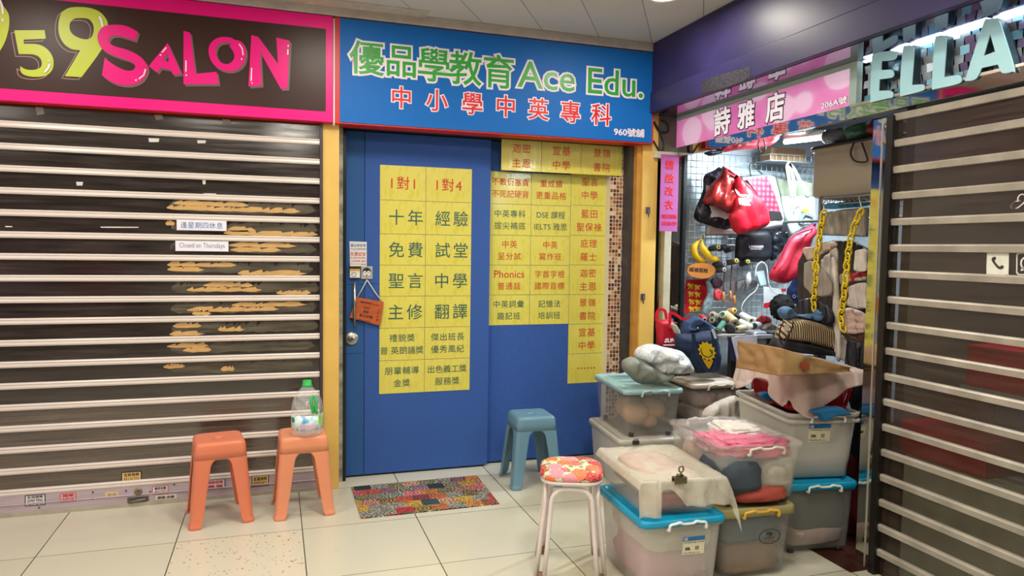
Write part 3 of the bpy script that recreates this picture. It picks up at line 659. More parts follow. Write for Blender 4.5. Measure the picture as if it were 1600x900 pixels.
# --- taped yellow sheets
g = NT('yellow_sheet'); nz = g.n('ShaderNodeTexNoise', i_Scale=5.0, i_Detail=3.0); g.l(g.co(), nz.inputs['Vector'])
g.l(g.ramp(nz.outputs[0], ((.3, '#d2c74e'), (.7, '#d9cf60'))), g.b.inputs['Base Color'])
n2 = g.n('ShaderNodeTexNoise', i_Scale=14.0, i_Detail=3.0); g.l(g.co(scale=(2.4, 1, .8)), n2.inputs['Vector'])
g.l(g.ramp(n2.outputs[0], ((.45, (.55,)*3), (.6, (.16,)*3))), g.b.inputs['Roughness']); g.b.inputs['Coat Weight'].default_value = .35; g.b.inputs['Coat Roughness'].default_value = .12; g.bump(n2.outputs[0], .25, .006)
ysheet = g.m
gink = mat('ink_green', '#36604f', .5, var=0); rink = mat('ink_vermilion', '#c23a22', .5, var=0)
def sheet(P, a, b, z0, z1, lines, inkm, hs, cat='paper sheet', group='yellow sheets on the blue door', shift=0., off=0.):
    q = ' '.join(lines).replace('......', 'six dots')
    o = shape('paper_sheet', [[(a+.0012, z0+.0012), (b-.0012, z0+.0012), (b-.0012, z1-.0012), (a+.0012, z1-.0012)]], P, ysheet, None, .0015+off, .0004)
    c = (a+b)/2+shift; n = len(lines)
    for i, t in enumerate(lines):
        zc = (z0+z1)/2+((n-1)/2-i)*hs*1.62
        w = .97
        text('lettering', t, P, inkm, o, at=(c, zc), h=hs, lift=.0028+off, offset=.004, space=(1.3 if len(t) == 2 and hs > .09 else 1.12) if len(t) <= 4 else 1.0)
    return o, q
PD = planeY(DY); PD2 = planeY(D2)
zr = [onp(PD, 592, y)[1] for y in (257, 312, 365, 414, 463, 513, 564, 616)]
xc = [onp(PD, x, 400)[0] for x in (593, 664.5, 736)]
rows = [(['1對1'], ['1對4'], rink, .082), (['十年'], ['經驗'], gink, .098), (['免費'], ['試堂'], gink, .098), (['聖言'], ['中學'], gink, .098), (['主修'], ['翻譯'], gink, .098),
        (['禮貌獎', '普 英朗誦獎'], ['傑出班長', '優秀風紀'], gink, .05), (['朋輩輔導', '金獎'], ['出色義工獎', '服務獎'], gink, .05)]
row_word = ('top row', 'second row', 'third row', 'fourth row', 'fifth row', 'sixth row', 'bottom row')
for i, (l, r, inkm, hs) in enumerate(rows):
    for j, ls in enumerate((l, r)):
        o, q = sheet(PD, xc[j], xc[j+1], zr[i+1], zr[i], ls, inkm, hs, shift=.02 if i in (1, 2, 3, 4) else 0, off=.0004*((i+j) % 2))
        tag(o, ('yellow sheet with two green characters, %s of two columns, %s' % (row_word[i], ('beside the door handle', 'away from the door handle')[j])) if i == 3 else 'yellow taped sheet reading %s, %s of the two column block' % (q, row_word[i]), 'paper sheet', 'yellow sheets on the door leaf')
zr = [onp(PD2, 767, y)[1] for y in (267, 318, 367, 414, 461, 508.5)]
xc = [onp(PD2, x, 400)[0] for x in (766, 828.5, 890)]
xc[0] = xd+.004
rows = [(['不敷衍塞責', '不死記硬背'], ['重成績', '更重品格'], rink), (['中英專科', '拔尖補底'], ['DSE 課程', 'IELTS 雅思'], gink), (['中英', '呈分試'], ['中英', '寫作班'], rink),
        (['Phonics', '普通話'], ['字首字根', '國際音標'], rink), (['中英詞彙', '趣記班'], ['記憶法', '培訓班'], gink)]
for i, (l, r, inkm) in enumerate(rows):
    for j, ls in enumerate((l, r)):
        o, q = sheet(PD2, xc[j], xc[j+1], zr[i+1], zr[i], ls, inkm, .05, off=.0004*((i+j) % 2))
        tag(o, 'yellow sheet mixing Latin capitals and Chinese, second row of the three column block' if 'IELTS' in q else 'yellow taped sheet reading %s, %s of the three column block' % (q, row_word[i]), 'paper sheet', 'yellow sheets on the recessed panel')
zr = [onp(PD2, 918, y)[1] for y in (268, 321, 368, 414, 460, 506, 552, 598)]
x3 = onp(PD2, 948, 400)[0]
for i, ls in enumerate((['聖言', '中學'], ['藍田', '聖保祿'], ['庇理', '羅士'], ['迦密', '主恩'], ['景嶺', '書院'], ['宣基', '中學'], ['......'])):
    if ls[0][0] == '.':
        o, q = sheet(PD2, xc[2], x3, zr[i+1], zr[i], [], rink, .05); P = PD2; q = 'a row of six dots'
        for k in range(6):
            cx = (xc[2]+x3)/2+(k-2.5)*.025; zc = (zr[i]+zr[i+1])/2
            shape('dot', [[(cx+.006*math.cos(t), zc+.006*math.sin(t)) for t in [j*math.tau/12 for j in range(12)]]], PD2, rink, o, .0028)
    else: o, q = sheet(PD2, xc[2], x3, zr[i+1], zr[i], ls, rink, .058, off=.0004*(i % 2))
    tag(o, 'yellow sheet with a row of six red dots, bottom of the narrow column' if i == 6 else 'yellow sheet with large red characters, %s of the narrow column by the mosaic pier' % row_word[i], 'paper sheet', 'yellow sheets in the narrow column')
PT3 = planeY(4.59)
xa = [onp(PT3, x, 245)[0] for x in (783, 846, 908, 972)]; z1 = onp(PT3, 783, 217)[1]; z0 = onp(PT3, 783, 266)[1]
for j, ls in enumerate((['迦密', '主恩'], ['宣基', '中學'], ['景嶺', '書院'])):
    o, q = sheet(PT3, xa[j], xa[j+1], z0, z1, ls, rink, .06, off=.0004*(j % 2))
    tag(o, 'yellow sheet in the strip under the blue sign, %s' % ('at the end over the door leaf', 'middle one of the three', 'at the end beside the mosaic pier')[j], 'paper sheet', 'yellow sheets of the top strip')

# --- small things by the door handle
PDh = planeY(DY-.001)
lf = thing('leaflet', 'small white leaflet with red heading taped above the door handle', 'leaflet', tuple(PY(560, 415, DY-.002)))
q = [onp(PDh, *p) for p in ((546, 377), (573, 378), (573, 416), (547, 416))]
shape('sheet', [q], PDh, paper, lf, .0005)
a, b = q[0][0]+.006, q[1][0]-.006
for t, y, hh, inkm in (('優品學教育', 383.5, .010, blueink), ('960號舖', 389, .005, greyink), ('免費試堂', 397, .013, rink), ('中小學 中英 專科', 403, .005, redink), ('小班教學 補底', 408, .005, redink), ('歡迎查詢 報名', 413, .005, redink)):
    zc = onp(PDh, 560, y)[1]; text('lettering', t, PDh, inkm, lf, box=(a, zc-hh, b, zc+hh), lift=.0018)
sb = thing('switch_box', 'small white box with round dial beside the penguin hook', 'box', tuple(PY(554, 433, DY)))
p0, p1 = PY(546, 434, DY), PY(562, 413, DY)
obj('body', MB().box((p0.x, DY-.025, p0.z), (p1.x, DY-.001, p1.z)), mat('box_white', '#ddd6c4', .4), sb, bevel=.003)
obj('cap_band', MB().box((p0.x-.0005, DY-.026, p1.z-.028), (p1.x+.0005, DY-.001, p1.z-.012)), ink, sb)
obj('gold_band', MB().box((p0.x-.0005, DY-.0255, p1.z-.042), (p1.x+.0005, DY-.001, p1.z-.03)), mat('gold_card', '#c99a3a', .4), sb)
dc = PY(553, 429, DY-.025)
obj('dial', MB().tube([dc+Vector((.013*math.cos(t), 0, .013*math.sin(t))) for t in [i*math.tau/20 for i in range(20)]], .002, 6, True), blueink, sb)
hk = thing('adhesive_hook', 'clear square wall hook printed with a penguin face holding the wooden sign', 'hook', tuple(PY(573, 430, DY)))
p0, p1 = PY(564, 436, DY), PY(582, 416, DY)
obj('plate', MB().box((p0.x, DY-.008, p0.z), (p1.x, DY-.001, p1.z)), mat('hook_plate', '#a9a89c', .2), hk, bevel=.002)
PH = planeY(DY-.009)
def disc(cx, cy, rx, ry, n=24): return [onp(PH, cx+rx*math.cos(t), cy+ry*math.sin(t)) for t in [i*math.tau/n for i in range(n)]]
shape('penguin_head', [disc(573, 424.5, 6.6, 6.3)], PH, ink, hk, .0008)
shape('penguin_cheek', [disc(570, 427, 3, 4)], PH, paper, hk, .002); shape('penguin_cheek', [disc(576, 427, 3, 4)], PH, paper, hk, .002)
shape('penguin_eye', [disc(570.5, 426, .8, .8, 10)], PH, ink, hk, .0032); shape('penguin_eye', [disc(575.5, 426, .8, .8, 10)], PH, ink, hk, .0032)
hc = PY(573, 437, DY-.012)
obj('hook_arm', MB().tube([hc+Vector((0, .006, .012)), hc+Vector((0, 0, 0)), hc+Vector((0, -.01, -.004)), hc+Vector((0, -.014, .006))], .003), hd, hk)
wd = thing('hanging_sign', 'orange wooden plaque reading Open Welcome hanging tilted on a twine cord', 'sign', tuple(PY(573, 490, DY-.05)))
PW = planeY(DY-.016)
woodm = mat('orange_wood', '#b4552a', .5, var=.2, scale=8, stretch=(1, 1, 5))
q = [onp(PW, *p) for p in ((557, 464), (599.5, 472), (594, 509), (546, 496))]
shape('board', [q], PW, woodm, wd, 0, .006)
tl = math.atan2(q[1][1]-q[0][1], q[1][0]-q[0][0])
for t, x, y, hh in (('優品學教育 Ace Edu', 578, 474, .013), ('Open', 573, 481, .017), ('營業', 572, 487, .017), ('歡迎參觀', 572, 494, .02), ('Welcome', 569, 500.5, .014)):
    text('lettering', t, PW, ink, wd, at=onp(PW, x, y), h=hh, lift=.0075, rot=tl)
for i, t in enumerate('入內參觀'): text('lettering', t, PW, ink, wd, at=onp(PW, 591.5-i*.8, 484+i*5.2), h=.013, lift=.0075, rot=tl)
tw = mat('twine', '#cfc8b8', .8)
top = hc+Vector((0, -.01, .0))
for px, py in ((558, 465), (598, 473)):
    e = PY(px, py, DY-.016); obj('cord', MB().tube([top, (top+e)/2+Vector((0, 0, -.004)), e], .0035, 6), tw, wd)
# ================================================================== STOOLS, BOTTLE, MAT
def rrect(w, d, r, z, n=5, cx=0., cy=0.):
    out = []
    for sx, sy, a0 in ((1, 1, 0), (-1, 1, 90), (-1, -1, 180), (1, -1, 270)):
        for i in range(n+1):
            a = math.radians(a0+90*i/n); out.append(Vector((cx+sx*(w/2-r)+r*math.cos(a), cy+sy*(d/2-r)+r*math.sin(a), z)))
    return out
def plastic_stool(label, m, loc, rz, T=.25, B=.315, h=.44, group=None):
    t = thing('plastic_stool', label, 'stool', loc, rz, group)
    rc = .028; za = h-.088
    half = lambda z: (B+(T-B)*min(z, h-.02)/(h-.02))/2
    zs = [0, .006, .014, .022, .03, .1, .2, za-.09]+[za-.05+.05*math.sin(math.radians(q)) for q in (0, 20, 40, 60, 75, 90)]+[za+.0001]
    def row(z, jump):
        a = half(z)+(.005 if z < .018 else .002 if z < .026 else 0); tt = max(0, (z-(za-.05))/.05)
        w = .058+.022*min(1, z/(za-.05))+.034*(1-math.sqrt(max(0, 1-min(1, tt)**2)))
        if jump: w = a
        w = min(w, a); pts = []
        n = 6
        for i in range(n): pts.append(Vector((a-w+(w-rc)*i/n, -a, z)))
        for i in range(7):
            q = math.radians(-90+90*i/6); pts.append(Vector((a-rc+rc*math.cos(q), -a+rc+rc*math.sin(q), z)))
        for i in range(1, n+1): pts.append(Vector((a, -a+rc+(w-rc)*i/n, z)))
        return pts
    for k in range(4):
        mb = MB(); rows = [row(z, i == len(zs)-1) for i, z in enumerate(zs)]; n = len(rows[0])
        # an L-shaped leg with its own wall thickness
        mb.add([p for r in rows for p in r], [(i*n+j, i*n+j+1, (i+1)*n+j+1, (i+1)*n+j) for i in range(len(rows)-1) for j in range(n-1)], True)
        mb.xf(Matrix.Rotation(k*math.pi/2, 4, 'Z')); obj('leg', mb, m, t, world=False, solid=.004)
    loops = []
    for z in (za, za+.04, h-.035): loops.append(rrect(half(z)*2, half(z)*2, rc, z, 6))
    for q in (15, 35, 55, 75, 90):
        a = math.radians(q); w = T-2*.022*(1-math.cos(a)); loops.append(rrect(w, w, rc, h-.022+.022*math.sin(a), 6))
    loops.append(rrect(T*.62, T*.62, .03, h-.003, 6)); loops.append(rrect(T*.34, T*.30, .035, h-.005, 6))
    loops.append(rrect(.048, .040, .019, h-.005, 6)); loops.append(rrect(.040, .032, .0155, h-.011, 6)); loops.append(rrect(.036, .028, .0135, h-.03, 6))
    obj('seat', MB().loft(loops, False, True), m, t, world=False, solid=.003)
    return t
orange = mat('orange_plastic', '#d47a5a', .34, var=.05, scale=5, spec=.4); orange2 = mat('pale_orange_plastic', '#da8d68', .36, var=.05, scale=5, spec=.4)
bluep = mat('dusty_blue_plastic', '#64889a', .32, var=.06, scale=5, spec=.45)
plastic_stool('empty orange plastic stool before the smoked shutter', orange, (-.29, 4.145, 0), math.radians(9), group='plastic stools')
plastic_stool('orange plastic stool with the water bottle on its seat', orange2, (.146, 4.145, 0), math.radians(3), group='plastic stools')
plastic_stool('dusty blue plastic stool in front of the blue panel', bluep, (1.548, 4.255, 0), math.radians(-2), B=.33)

# --- water bottle
bt = thing('water_bottle', 'large clear water bottle with green cap standing on the orange stool', 'bottle', (.168, 4.09, .4385))
g = NT('clear_bottle'); g.b.inputs['Base Color'].default_value = (.92, .97, .96, 1); g.b.inputs['Roughness'].default_value = .05; g.b.inputs['Alpha'].default_value = .22; g.b.inputs['IOR'].default_value = 1.7
nz = g.n('ShaderNodeTexVoronoi', i_Scale=34.0); g.l(g.co(), nz.inputs['Vector']); g.bump(nz.outputs['Distance'], .9, .02); clearb = g.m
prof = [(.05, .0), (.074, .002), (.082, .012), (.077, .022), (.083, .034), (.079, .046), (.084, .058), (.084, .12), (.080, .128), (.085, .138), (.083, .16), (.078, .185), (.068, .21), (.052, .236), (.036, .255), (.024, .266), (.021, .272), (.021, .28)]
obj('bottle_body', MB().lathe(prof, n=32), clearb, bt, world=False)
obj('cap', MB().lathe([(.023, .266), (.027, .268), (.027, .276), (.024, .278), (.024, .296), (.021, .3), (0, .3)], n=24), mat('green_cap', '#1fae45', .4), bt, world=False)
def arcsheet(r, z0, z1, a0, a1, n=14):
    mb = MB(); A = [math.radians(a0+(a1-a0)*i/n) for i in range(n+1)]
    vs = [(r*math.cos(a), r*math.sin(a), z) for z in (z0, z1) for a in A]
    return mb.add(vs, [(i, i+1, n+2+i, n+1+i) for i in range(n)], True)
g = NT('bottle_label'); tc = g.n('ShaderNodeTexNoise', i_Scale=26.0, i_Detail=3.0); g.l(g.co(), tc.inputs['Vector'])
g.l(g.ramp(tc.outputs[0], ((.35, '#5f9fc4'), (.5, '#c6e0e4'), (.62, '#dfeeee'), (.75, '#7dbb6a'))), g.b.inputs['Base Color']); g.b.inputs['Roughness'].default_value = .3
lb = obj('label', arcsheet(.0855, .034, .118, -175, -10), g.m, bt, world=False, solid=.001)
obj('label_stripe', arcsheet(.0862, .048, .064, -120, -60), mat('label_pink', '#dd9fc0', .4), lb, world=False)
ga = mat('label_green', '#2f8a3f', .4)
obj('label_emblem', MB().add([(.0868*math.cos(q+.0), .0868*math.sin(q), .092+.016*math.sin(w)) for w in [i*math.tau/14 for i in range(14)] for q in [math.radians(-152)+.19*math.cos(w)]], [tuple(range(14))]), ga, lb, world=False)
obj('label_stripe', arcsheet(.0862, .06, .118, -48, -28), mat('label_lime', '#9cc93f', .4), lb, world=False)
obj('carry_strap', MB().tube(smooth_path([(.03, -.075, .13), (.022, -.078, .17), (.018, -.066, .205), (.034, -.052, .215), (.044, -.064, .19), (.042, -.074, .15), (.05, -.072, .128)], 5), .009, 8), mat('green_strap', '#2fa04b', .4), bt, world=False)

# --- floral stool with metal legs
fl = thing('metal_stool', 'white tube stool with red rose patterned cushion seat', 'stool', (1.305, 3.03, 0), math.radians(-21))
def floral():
    g = NT('rose_fabric'); co = g.co()
    v1 = g.n('ShaderNodeTexVoronoi', i_Scale=15.0, i_Randomness=.9); g.l(co, v1.inputs['Vector'])
    wv = g.n('ShaderNodeTexNoise', i_Scale=60.0, i_Detail=3.0); g.l(co, wv.inputs['Vector'])
    d = g.math('ADD', v1.outputs['Distance'], g.math('MULTIPLY', g.math('SUBTRACT', wv.outputs[0], .5), .5))
    sep = g.n('ShaderNodeSeparateColor'); g.l(v1.outputs['Color'], sep.inputs[0])
    flo = g.ramp(sep.outputs[0], ((0, '#c81f2a'), (.3, '#d8566a'), (.5, '#e0702c'), (.68, '#b2152e'), (.84, '#e08a9a')), True)
    petals = g.math('GREATER_THAN', g.math('SINE', g.math('MULTIPLY', d, 30.0)), .35)
    flo = g.mix(g.math('MULTIPLY', petals, .5), flo, '#e39a86')
    v2 = g.n('ShaderNodeTexVoronoi', i_Scale=42.0); g.l(co, v2.inputs['Vector'])
    leaf = g.mix(g.math('LESS_THAN', v2.outputs['Distance'], .5), '#d3ccab', '#74853a')
    sp2 = g.n('ShaderNodeSeparateColor'); g.l(v2.outputs['Color'], sp2.inputs[0])
    leaf = g.mix(g.math('GREATER_THAN', sp2.outputs[1], .55), leaf, '#d6cfae')
    g.l(g.mix(g.math('LESS_THAN', d, .59), leaf, flo), g.b.inputs['Base Color']); g.b.inputs['Roughness'].default_value = .6; return g.m
Tt = .275
loops = []
for w, z in ((Tt-.01, .44), (Tt+.008, .447), (Tt+.014, .458), (Tt+.008, .472), (Tt-.02, .484), (Tt-.08, .492), (Tt-.16, .495), (.04, .496)):
    loops.append(rrect(w, w, min(.085, w/2-.002), z, 8))
obj('seat_cushion', MB().loft(loops), floral(), fl, world=False)
wm = mat('white_tube', '#ddd3cf', .3, var=.05, metal=.1)
obj('seat_rim', MB().loft([rrect(w, w, .085, z, 8) for w, z in ((Tt-.02, .426), (Tt+.006, .428), (Tt+.008, .438), (Tt, .445))]), wm, fl, world=False)
foot = mat('rust_foot', '#7d5a4a', .6)
for k in range(4):
    M = Matrix.Rotation(k*math.pi/2, 4, 'Z'); b = .155; t = .118
    pts = [(-b+.035, -b, .0), (-b+.042, -b+.008, .1)]+[(-t+.03, -t-.006, .30)]
    arc = [(-.087+.055*(1-math.cos(q)), -t+.006, .345+.062*math.sin(q)) for q in [math.radians(a) for a in (0, 20, 40, 60, 78, 90)]]
    arc = [(-.092+.06*(1-math.cos(q)), -t, .34+.066*math.sin(q)) for q in [math.radians(a) for a in (0, 20, 40, 60, 78, 90)]]
    path = pts[:1]+[(-.105, -.137, .17)]+arc
    path = path+[(-x, y, z) for x, y, z in path[::-1]]
    obj('leg_hoop', MB().tube([M @ Vector(p) for p in path], .0105, 12), wm, fl, world=False)
    c = M @ Vector((-b+.018, -b+.018, 0))
for sx in (-1, 1):
    for sy in (-1, 1):
        obj('foot_cap', MB().lathe([(.0, 0), (.017, 0), (.018, .004), (.016, .028), (.0, .03)], (sx*.132, sy*.14, 0), 14), foot, fl, world=False)

# --- patchwork mat
def patchwork():
    g = NT('patchwork'); geo = g.n('ShaderNodeNewGeometry'); sep = g.n('ShaderNodeSeparateXYZ'); g.l(geo.outputs['Position'], sep.inputs[0])
    rowh = .089
    v = g.math('DIVIDE', g.math('SUBTRACT', sep.outputs[1], 3.9), rowh); rv_ = g.math('FLOOR', v)
    u = g.math('ADD', g.math('DIVIDE', g.math('SUBTRACT', sep.outputs[0], .44), .1), g.math('MULTIPLY', rv_, .37))
    cu_, cv_ = g.math('FLOOR', u), rv_; fu = g.math('SUBTRACT', g.math('FRACT', u), .5); fv = g.math('SUBTRACT', g.math('FRACT', v), .5)
    cb = g.n('ShaderNodeCombineXYZ'); g.l(cu_, cb.inputs[0]); g.l(cv_, cb.inputs[1])
    wn = g.n('ShaderNodeTexWhiteNoise', noise_dimensions='3D'); g.l(cb.outputs[0], wn.inputs['Vector']); s2_ = g.n('ShaderNodeSeparateColor'); g.l(wn.outputs['Color'], s2_.inputs[0])
    base = g.ramp(s2_.outputs[0], ((0, '#b3202c'), (.2, '#1d5a62'), (.36, '#c39a33'), (.52, '#2b2a30'), (.66, '#bf5a30'), (.8, '#8f1f3a'), (.92, '#3a6f86')), True)
    acc = g.ramp(s2_.outputs[1], ((0, '#c9bfa4'), (.22, '#c09a3a'), (.55, '#c8323c'), (.75, '#1f2024'), (.9, '#d98aa0')), True)
    r = g.math('SQRT', g.math('ADD', g.math('MULTIPLY', fu, fu), g.math('MULTIPLY', fv, fv)))
    rings = g.math('GREATER_THAN', g.math('SINE', g.math('MULTIPLY', r, 30.0)), .2)
    an = g.math('ARCTAN2', fv, fu); petal = g.math('GREATER_THAN', g.math('MULTIPLY', g.math('SINE', g.math('MULTIPLY', an, 8.0)), g.math('SINE', g.math('MULTIPLY', r, 26.0))), .15)
    stripes = g.math('GREATER_THAN', g.math('SINE', g.math('MULTIPLY', g.math('ADD', fu, fv), 24.0)), 0.0)
    k = s2_.outputs[2]
    pat = g.math('ADD', g.math('MULTIPLY', rings, g.math('LESS_THAN', k, .35)), g.math('ADD', g.math('MULTIPLY', petal, g.math('MULTIPLY', g.math('GREATER_THAN', k, .35), g.math('LESS_THAN', k, .8))), g.math('MULTIPLY', stripes, g.math('GREATER_THAN', k, .8))))
    c = g.mix(pat, base, acc)
    st = g.mix(stripes, '#17171a', '#c9c3b2'); c = g.mix(g.math('GREATER_THAN', k, .84), c, st)
    nz = g.n('ShaderNodeTexNoise', i_Scale=110.0, i_Detail=2.0); g.l(geo.outputs['Position'], nz.inputs['Vector'])
    c = g.mix(g.math('MULTIPLY', g.math('GREATER_THAN', nz.outputs[0], .5), .72), c, '#16282c')
    g.l(c, g.b.inputs['Base Color']); g.b.inputs['Roughness'].default_value = .75; g.bump(nz.outputs[0], .3, .003); return g.m
q = [PZ(*p, .004) for p in ((549, 761), (745, 743), (780, 787), (564, 810))]
tag(obj('door_mat', MB().add([Vector((p.x, p.y, z)) for z in (.0005, .006) for p in q], [(0, 1, 2, 3)[::-1], (4, 5, 6, 7), (0, 1, 5, 4), (1, 2, 6, 5), (2, 3, 7, 6), (3, 0, 4, 7)]), patchwork(), None), 'colourful patchwork print door mat lying before the blue door', 'mat')

# ================================================================== STORAGE BOXES
def frost(name, col, alpha, rough=.3):
    g = NT(name); g.b.inputs['Base Color'].default_value = (*lin(col), 1); g.b.inputs['Roughness'].default_value = rough
    nz = g.n('ShaderNodeTexNoise', i_Scale=4.0, i_Detail=3.0); g.l(g.co(), nz.inputs['Vector'])
    g.l(g.math('ADD', alpha-.05, g.math('MULTIPLY', nz.outputs[0], .1)), g.b.inputs['Alpha']); return g.m
milky = frost('milky_plastic', '#d3d0c8', .33); clearp = frost('clear_plastic', '#cfcac0', .20, .15); smokep = frost('grey_clear_plastic', '#b2b2ac', .18, .2); whitep = frost('white_frosted', '#d6d2c8', .62, .35)
def storage_box(label, loc, rz, w, d, h, body, lidm=None, handm=None, lid_h=.03, taper=.86, hollow=True, wheels=False, double=False, ribs=False, side_h=True):
    t = thing('storage_box', label, 'storage box', loc, rz, 'plastic storage boxes')
    wb, db = w*taper, d*taper; r = .035; hb = h-(lid_h*.6 if lidm else 0); th = .003; z0 = .012 if wheels else 0
    f = lambda z: (wb+(w-.02-wb)*z/hb, db+(d-.02-db)*z/hb)
    L = [rrect(wb-.03, db-.03, r, z0+.004), rrect(wb, db, r, z0+.014)]
    for z in (hb*.35, hb*.65, hb-.03, hb-.022): L.append(rrect(*f(z), r, z))
    a, b = f(hb); L += [rrect(a+.016, b+.016, r, hb-.020), rrect(a+.018, b+.018, r, hb-.003), rrect(a+.012, b+.012, r, hb), rrect(a-.002, b-.002, r, hb), rrect(a-.006, b-.006, r, hb-.02)]
    for z in (hb*.65, hb*.35, z0+.02): q = f(z); L.append(rrect(q[0]-2*th, q[1]-2*th, r-th, z))
    L.append(rrect(wb-.04, db-.04, r, z0+.012))
    obj('body', MB().loft(L), body, t, world=False)
    if double:
        a2 = .012; L2 = [rrect(a+a2, b+a2, r, hb-.05), rrect(a+.024, b+.024, r, hb-.048), rrect(a+.026, b+.026, r, hb-.034), rrect(a+a2, b+a2, r, hb-.032)]
        obj('rib', MB().loft(L2, False, False), body, t, world=False)
    if lidm:
        L = [rrect(w-.004, d-.004, r, h-lid_h), rrect(w+.006, d+.006, r, h-lid_h+.002), rrect(w+.004, d+.004, r, h-.008), rrect(w-.006, d-.006, r, h), rrect(w-.035, d-.035, r, h), rrect(w-.045, d-.045, r-.005, h-.008), rrect(w-.10, d-.10, r-.01, h-.008), rrect(w-.11, d-.11, r-.01, h-.003), rrect(w-.2, d-.2, .02, h-.003)]
        ld = obj('lid', MB().loft(L), lidm, t, world=False)
        if ribs:
            for k in range(5): obj('lid_rib', MB().box((-w*.3, -d*.36+k*d*.18-.012, h-.003), (w*.3, -d*.36+k*d*.18+.012, h+.002)), lidm, ld, world=False, bevel=.002)
    if handm:
        zt = h-.004 if lidm else hb-.006
        for s in (-1, 1):
            y = s*(d/2+.006); o = s*.016; hw = min(.075, w*.2)
            pts = [(-hw-.012, y, zt-.032), (-hw-.012, y+o, zt-.030), (-hw-.008, y+o, zt-.008), (-hw*.8, y+o*1.1, zt-.003), (-hw*.5, y+o*1.1, zt+.001), (-hw*.3, y+o*1.1, zt-.006), (hw*.3, y+o*1.1, zt-.006), (hw*.5, y+o*1.1, zt+.001), (hw*.8, y+o*1.1, zt-.003), (hw+.008, y+o, zt-.008), (hw+.012, y+o, zt-.030), (hw+.012, y, zt-.032)]
            obj('handle', MB().tube(smooth_path(pts, 3), .0058, 8), handm, t, world=False)
    if wheels:
        wk = mat('wheel_dark', '#3a3b3c', .5)
        for sx in (-1, 1):
            for sy in (-1, 1): obj('wheel', MB().lathe([(0, -.012), (.013, -.012), (.014, -.008), (.014, .008), (.013, .012), (0, .012)], (sx*(wb/2-.045), sy*(db/2-.02), .0145), 14, (1, 0, 0)), wk, t, world=False)
    t['_dims'] = (w, d, h, wb, db, hb); return t
def face_plane(t, zfrac=.5):
    """front face of a box as a drawing plane, origin at its centre"""
    w, d, h, wb, db, hb = t['_dims']
    y0, y1 = -db/2, -(d-.02)/2; y = y0+(y1-y0)*zfrac; up = Vector((0, y1-y0, hb)).normalized(); n = Vector((1, 0, 0)).cross(up)
    M = Matrix(((1, up.x, n.x, 0), (0, up.y, n.y, y), (0, up.z, n.z, hb*zfrac), (0, 0, 0, 1)))
    return wmat(t) @ M
def box_label(t, cx, cy, w=.105, h=.082):
    P = face_plane(t); bl = mat('label_blue', '#1f6fa6', .4, var=.04); s = shape('label_sticker', [[(cx-w/2, cy-h/2), (cx+w/2, cy-h/2), (cx+w/2, cy+h/2), (cx-w/2, cy+h/2)]], P, mat('label_paper', '#ddd3b8', .5, var=.04), t, .0012)
    z1 = cy+h/2; shape('label_band', [[(cx-w/2, z1-h*.24), (cx+w/2, z1-h*.24), (cx+w/2, z1), (cx-w/2, z1)]], P, bl, s, .002)
    text('lettering', 'EZ', P, whv, s, at=(cx-w*.36, z1-h*.12), h=h*.13, lift=.003, offset=.02)
    text('lettering', 'STORAGE CASE', P, ink, s, box=(cx-w*.45, z1-h*.36, cx+w*.45, z1-h*.29), lift=.003)
    text('lettering', '50L', P, ink, s, at=(cx-w*.25, z1-h*.66), h=h*.15, lift=.003, offset=.03)
    k = [[(cx+w*(.08+.03*i), z1-h*.76), (cx+w*(.08+.03*i+(.016 if i % 2 else .009)), z1-h*.76), (cx+w*(.08+.03*i+(.016 if i % 2 else .009)), z1-h*.56), (cx+w*(.08+.03*i), z1-h*.56)] for i in range(6)]
    shape('bar_marks', k, P, ink, s, .002)
    text('lettering', '57x39x34 cm', P, ink, s, box=(cx-w*.45, z1-h*.94, cx+w*.3, z1-h*.86), lift=.003)
def blob(c, r, seed=0, amp=.15, sq=.6, n=20, freq=1.6, m=20, M=None):
    """soft lumpy bundle: rounded box-like ball with folds"""
    vs = []; fs = []
    def sp(v): return math.copysign(abs(v)**sq, v)
    for i in range(n+1):
        a = -math.pi/2+math.pi*i/n
        for j in range(m):
            b = math.tau*j/m; p = Vector((sp(math.cos(a))*sp(math.cos(b)), sp(math.cos(a))*sp(math.sin(b)), sp(math.sin(a))))
            k = 1+amp*noise.noise(p*freq+Vector((seed*7.1, seed*3.3, 0)))+amp*.5*noise.noise(p*freq*2.7+Vector((0, seed*5.7, 2)))
            vs.append(Vector((p.x*r[0]*k, p.y*r[1]*k, p.z*r[2]*k)))
    for i in range(n):
        for j in range(m): fs.append((i*m+j, i*m+(j+1) % m, (i+1)*m+(j+1) % m, (i+1)*m+j))
    zmin = min(v.z for v in vs)
    if M: vs = [M @ v for v in vs]
    return MB().add([Vector(c)+v for v in vs], fs, True)
def bundle(label, c, r, col, seed, amp=.10, cat='cloth', name='cloth_bundle', rough=.85, group=None, sq=.6, **kw):
    return tag(obj(name, blob(c, r, seed, amp, sq, **kw), mat('cloth_'+col.strip('#'), col, rough, bump=.4, bscale=22), None), label, cat, group)
tealid = mat('turquoise_lid', '#1291b8', .3, var=.05, spec=.5); palelid = mat('pale_teal_lid', '#8fb3b4', .35, var=.05); olivelid = mat('olive_lid', '#9a8f5e', .4, var=.08)
greylid = mat('grey_lid', '#b7b2a6', .4, var=.06); beigelid = mat('beige_lid', '#c3b9ab', .4, var=.05); whand = mat('white_handle', '#e2ded8', .35); yhand = mat('yellow_handle', '#d9a736', .35); bhand = mat('beige_handle', '#c7bdae', .4); ghand = mat('teal_grey_handle', '#9fb5b5', .35)
R_ = math.radians
bA = storage_box('milky box with turquoise lid and 50L label under the cloth covered tub', (1.672, 2.865, 0), R_(-3), .40, .50, .34, milky, tealid, whand)
box_label(bA, .05, .055)
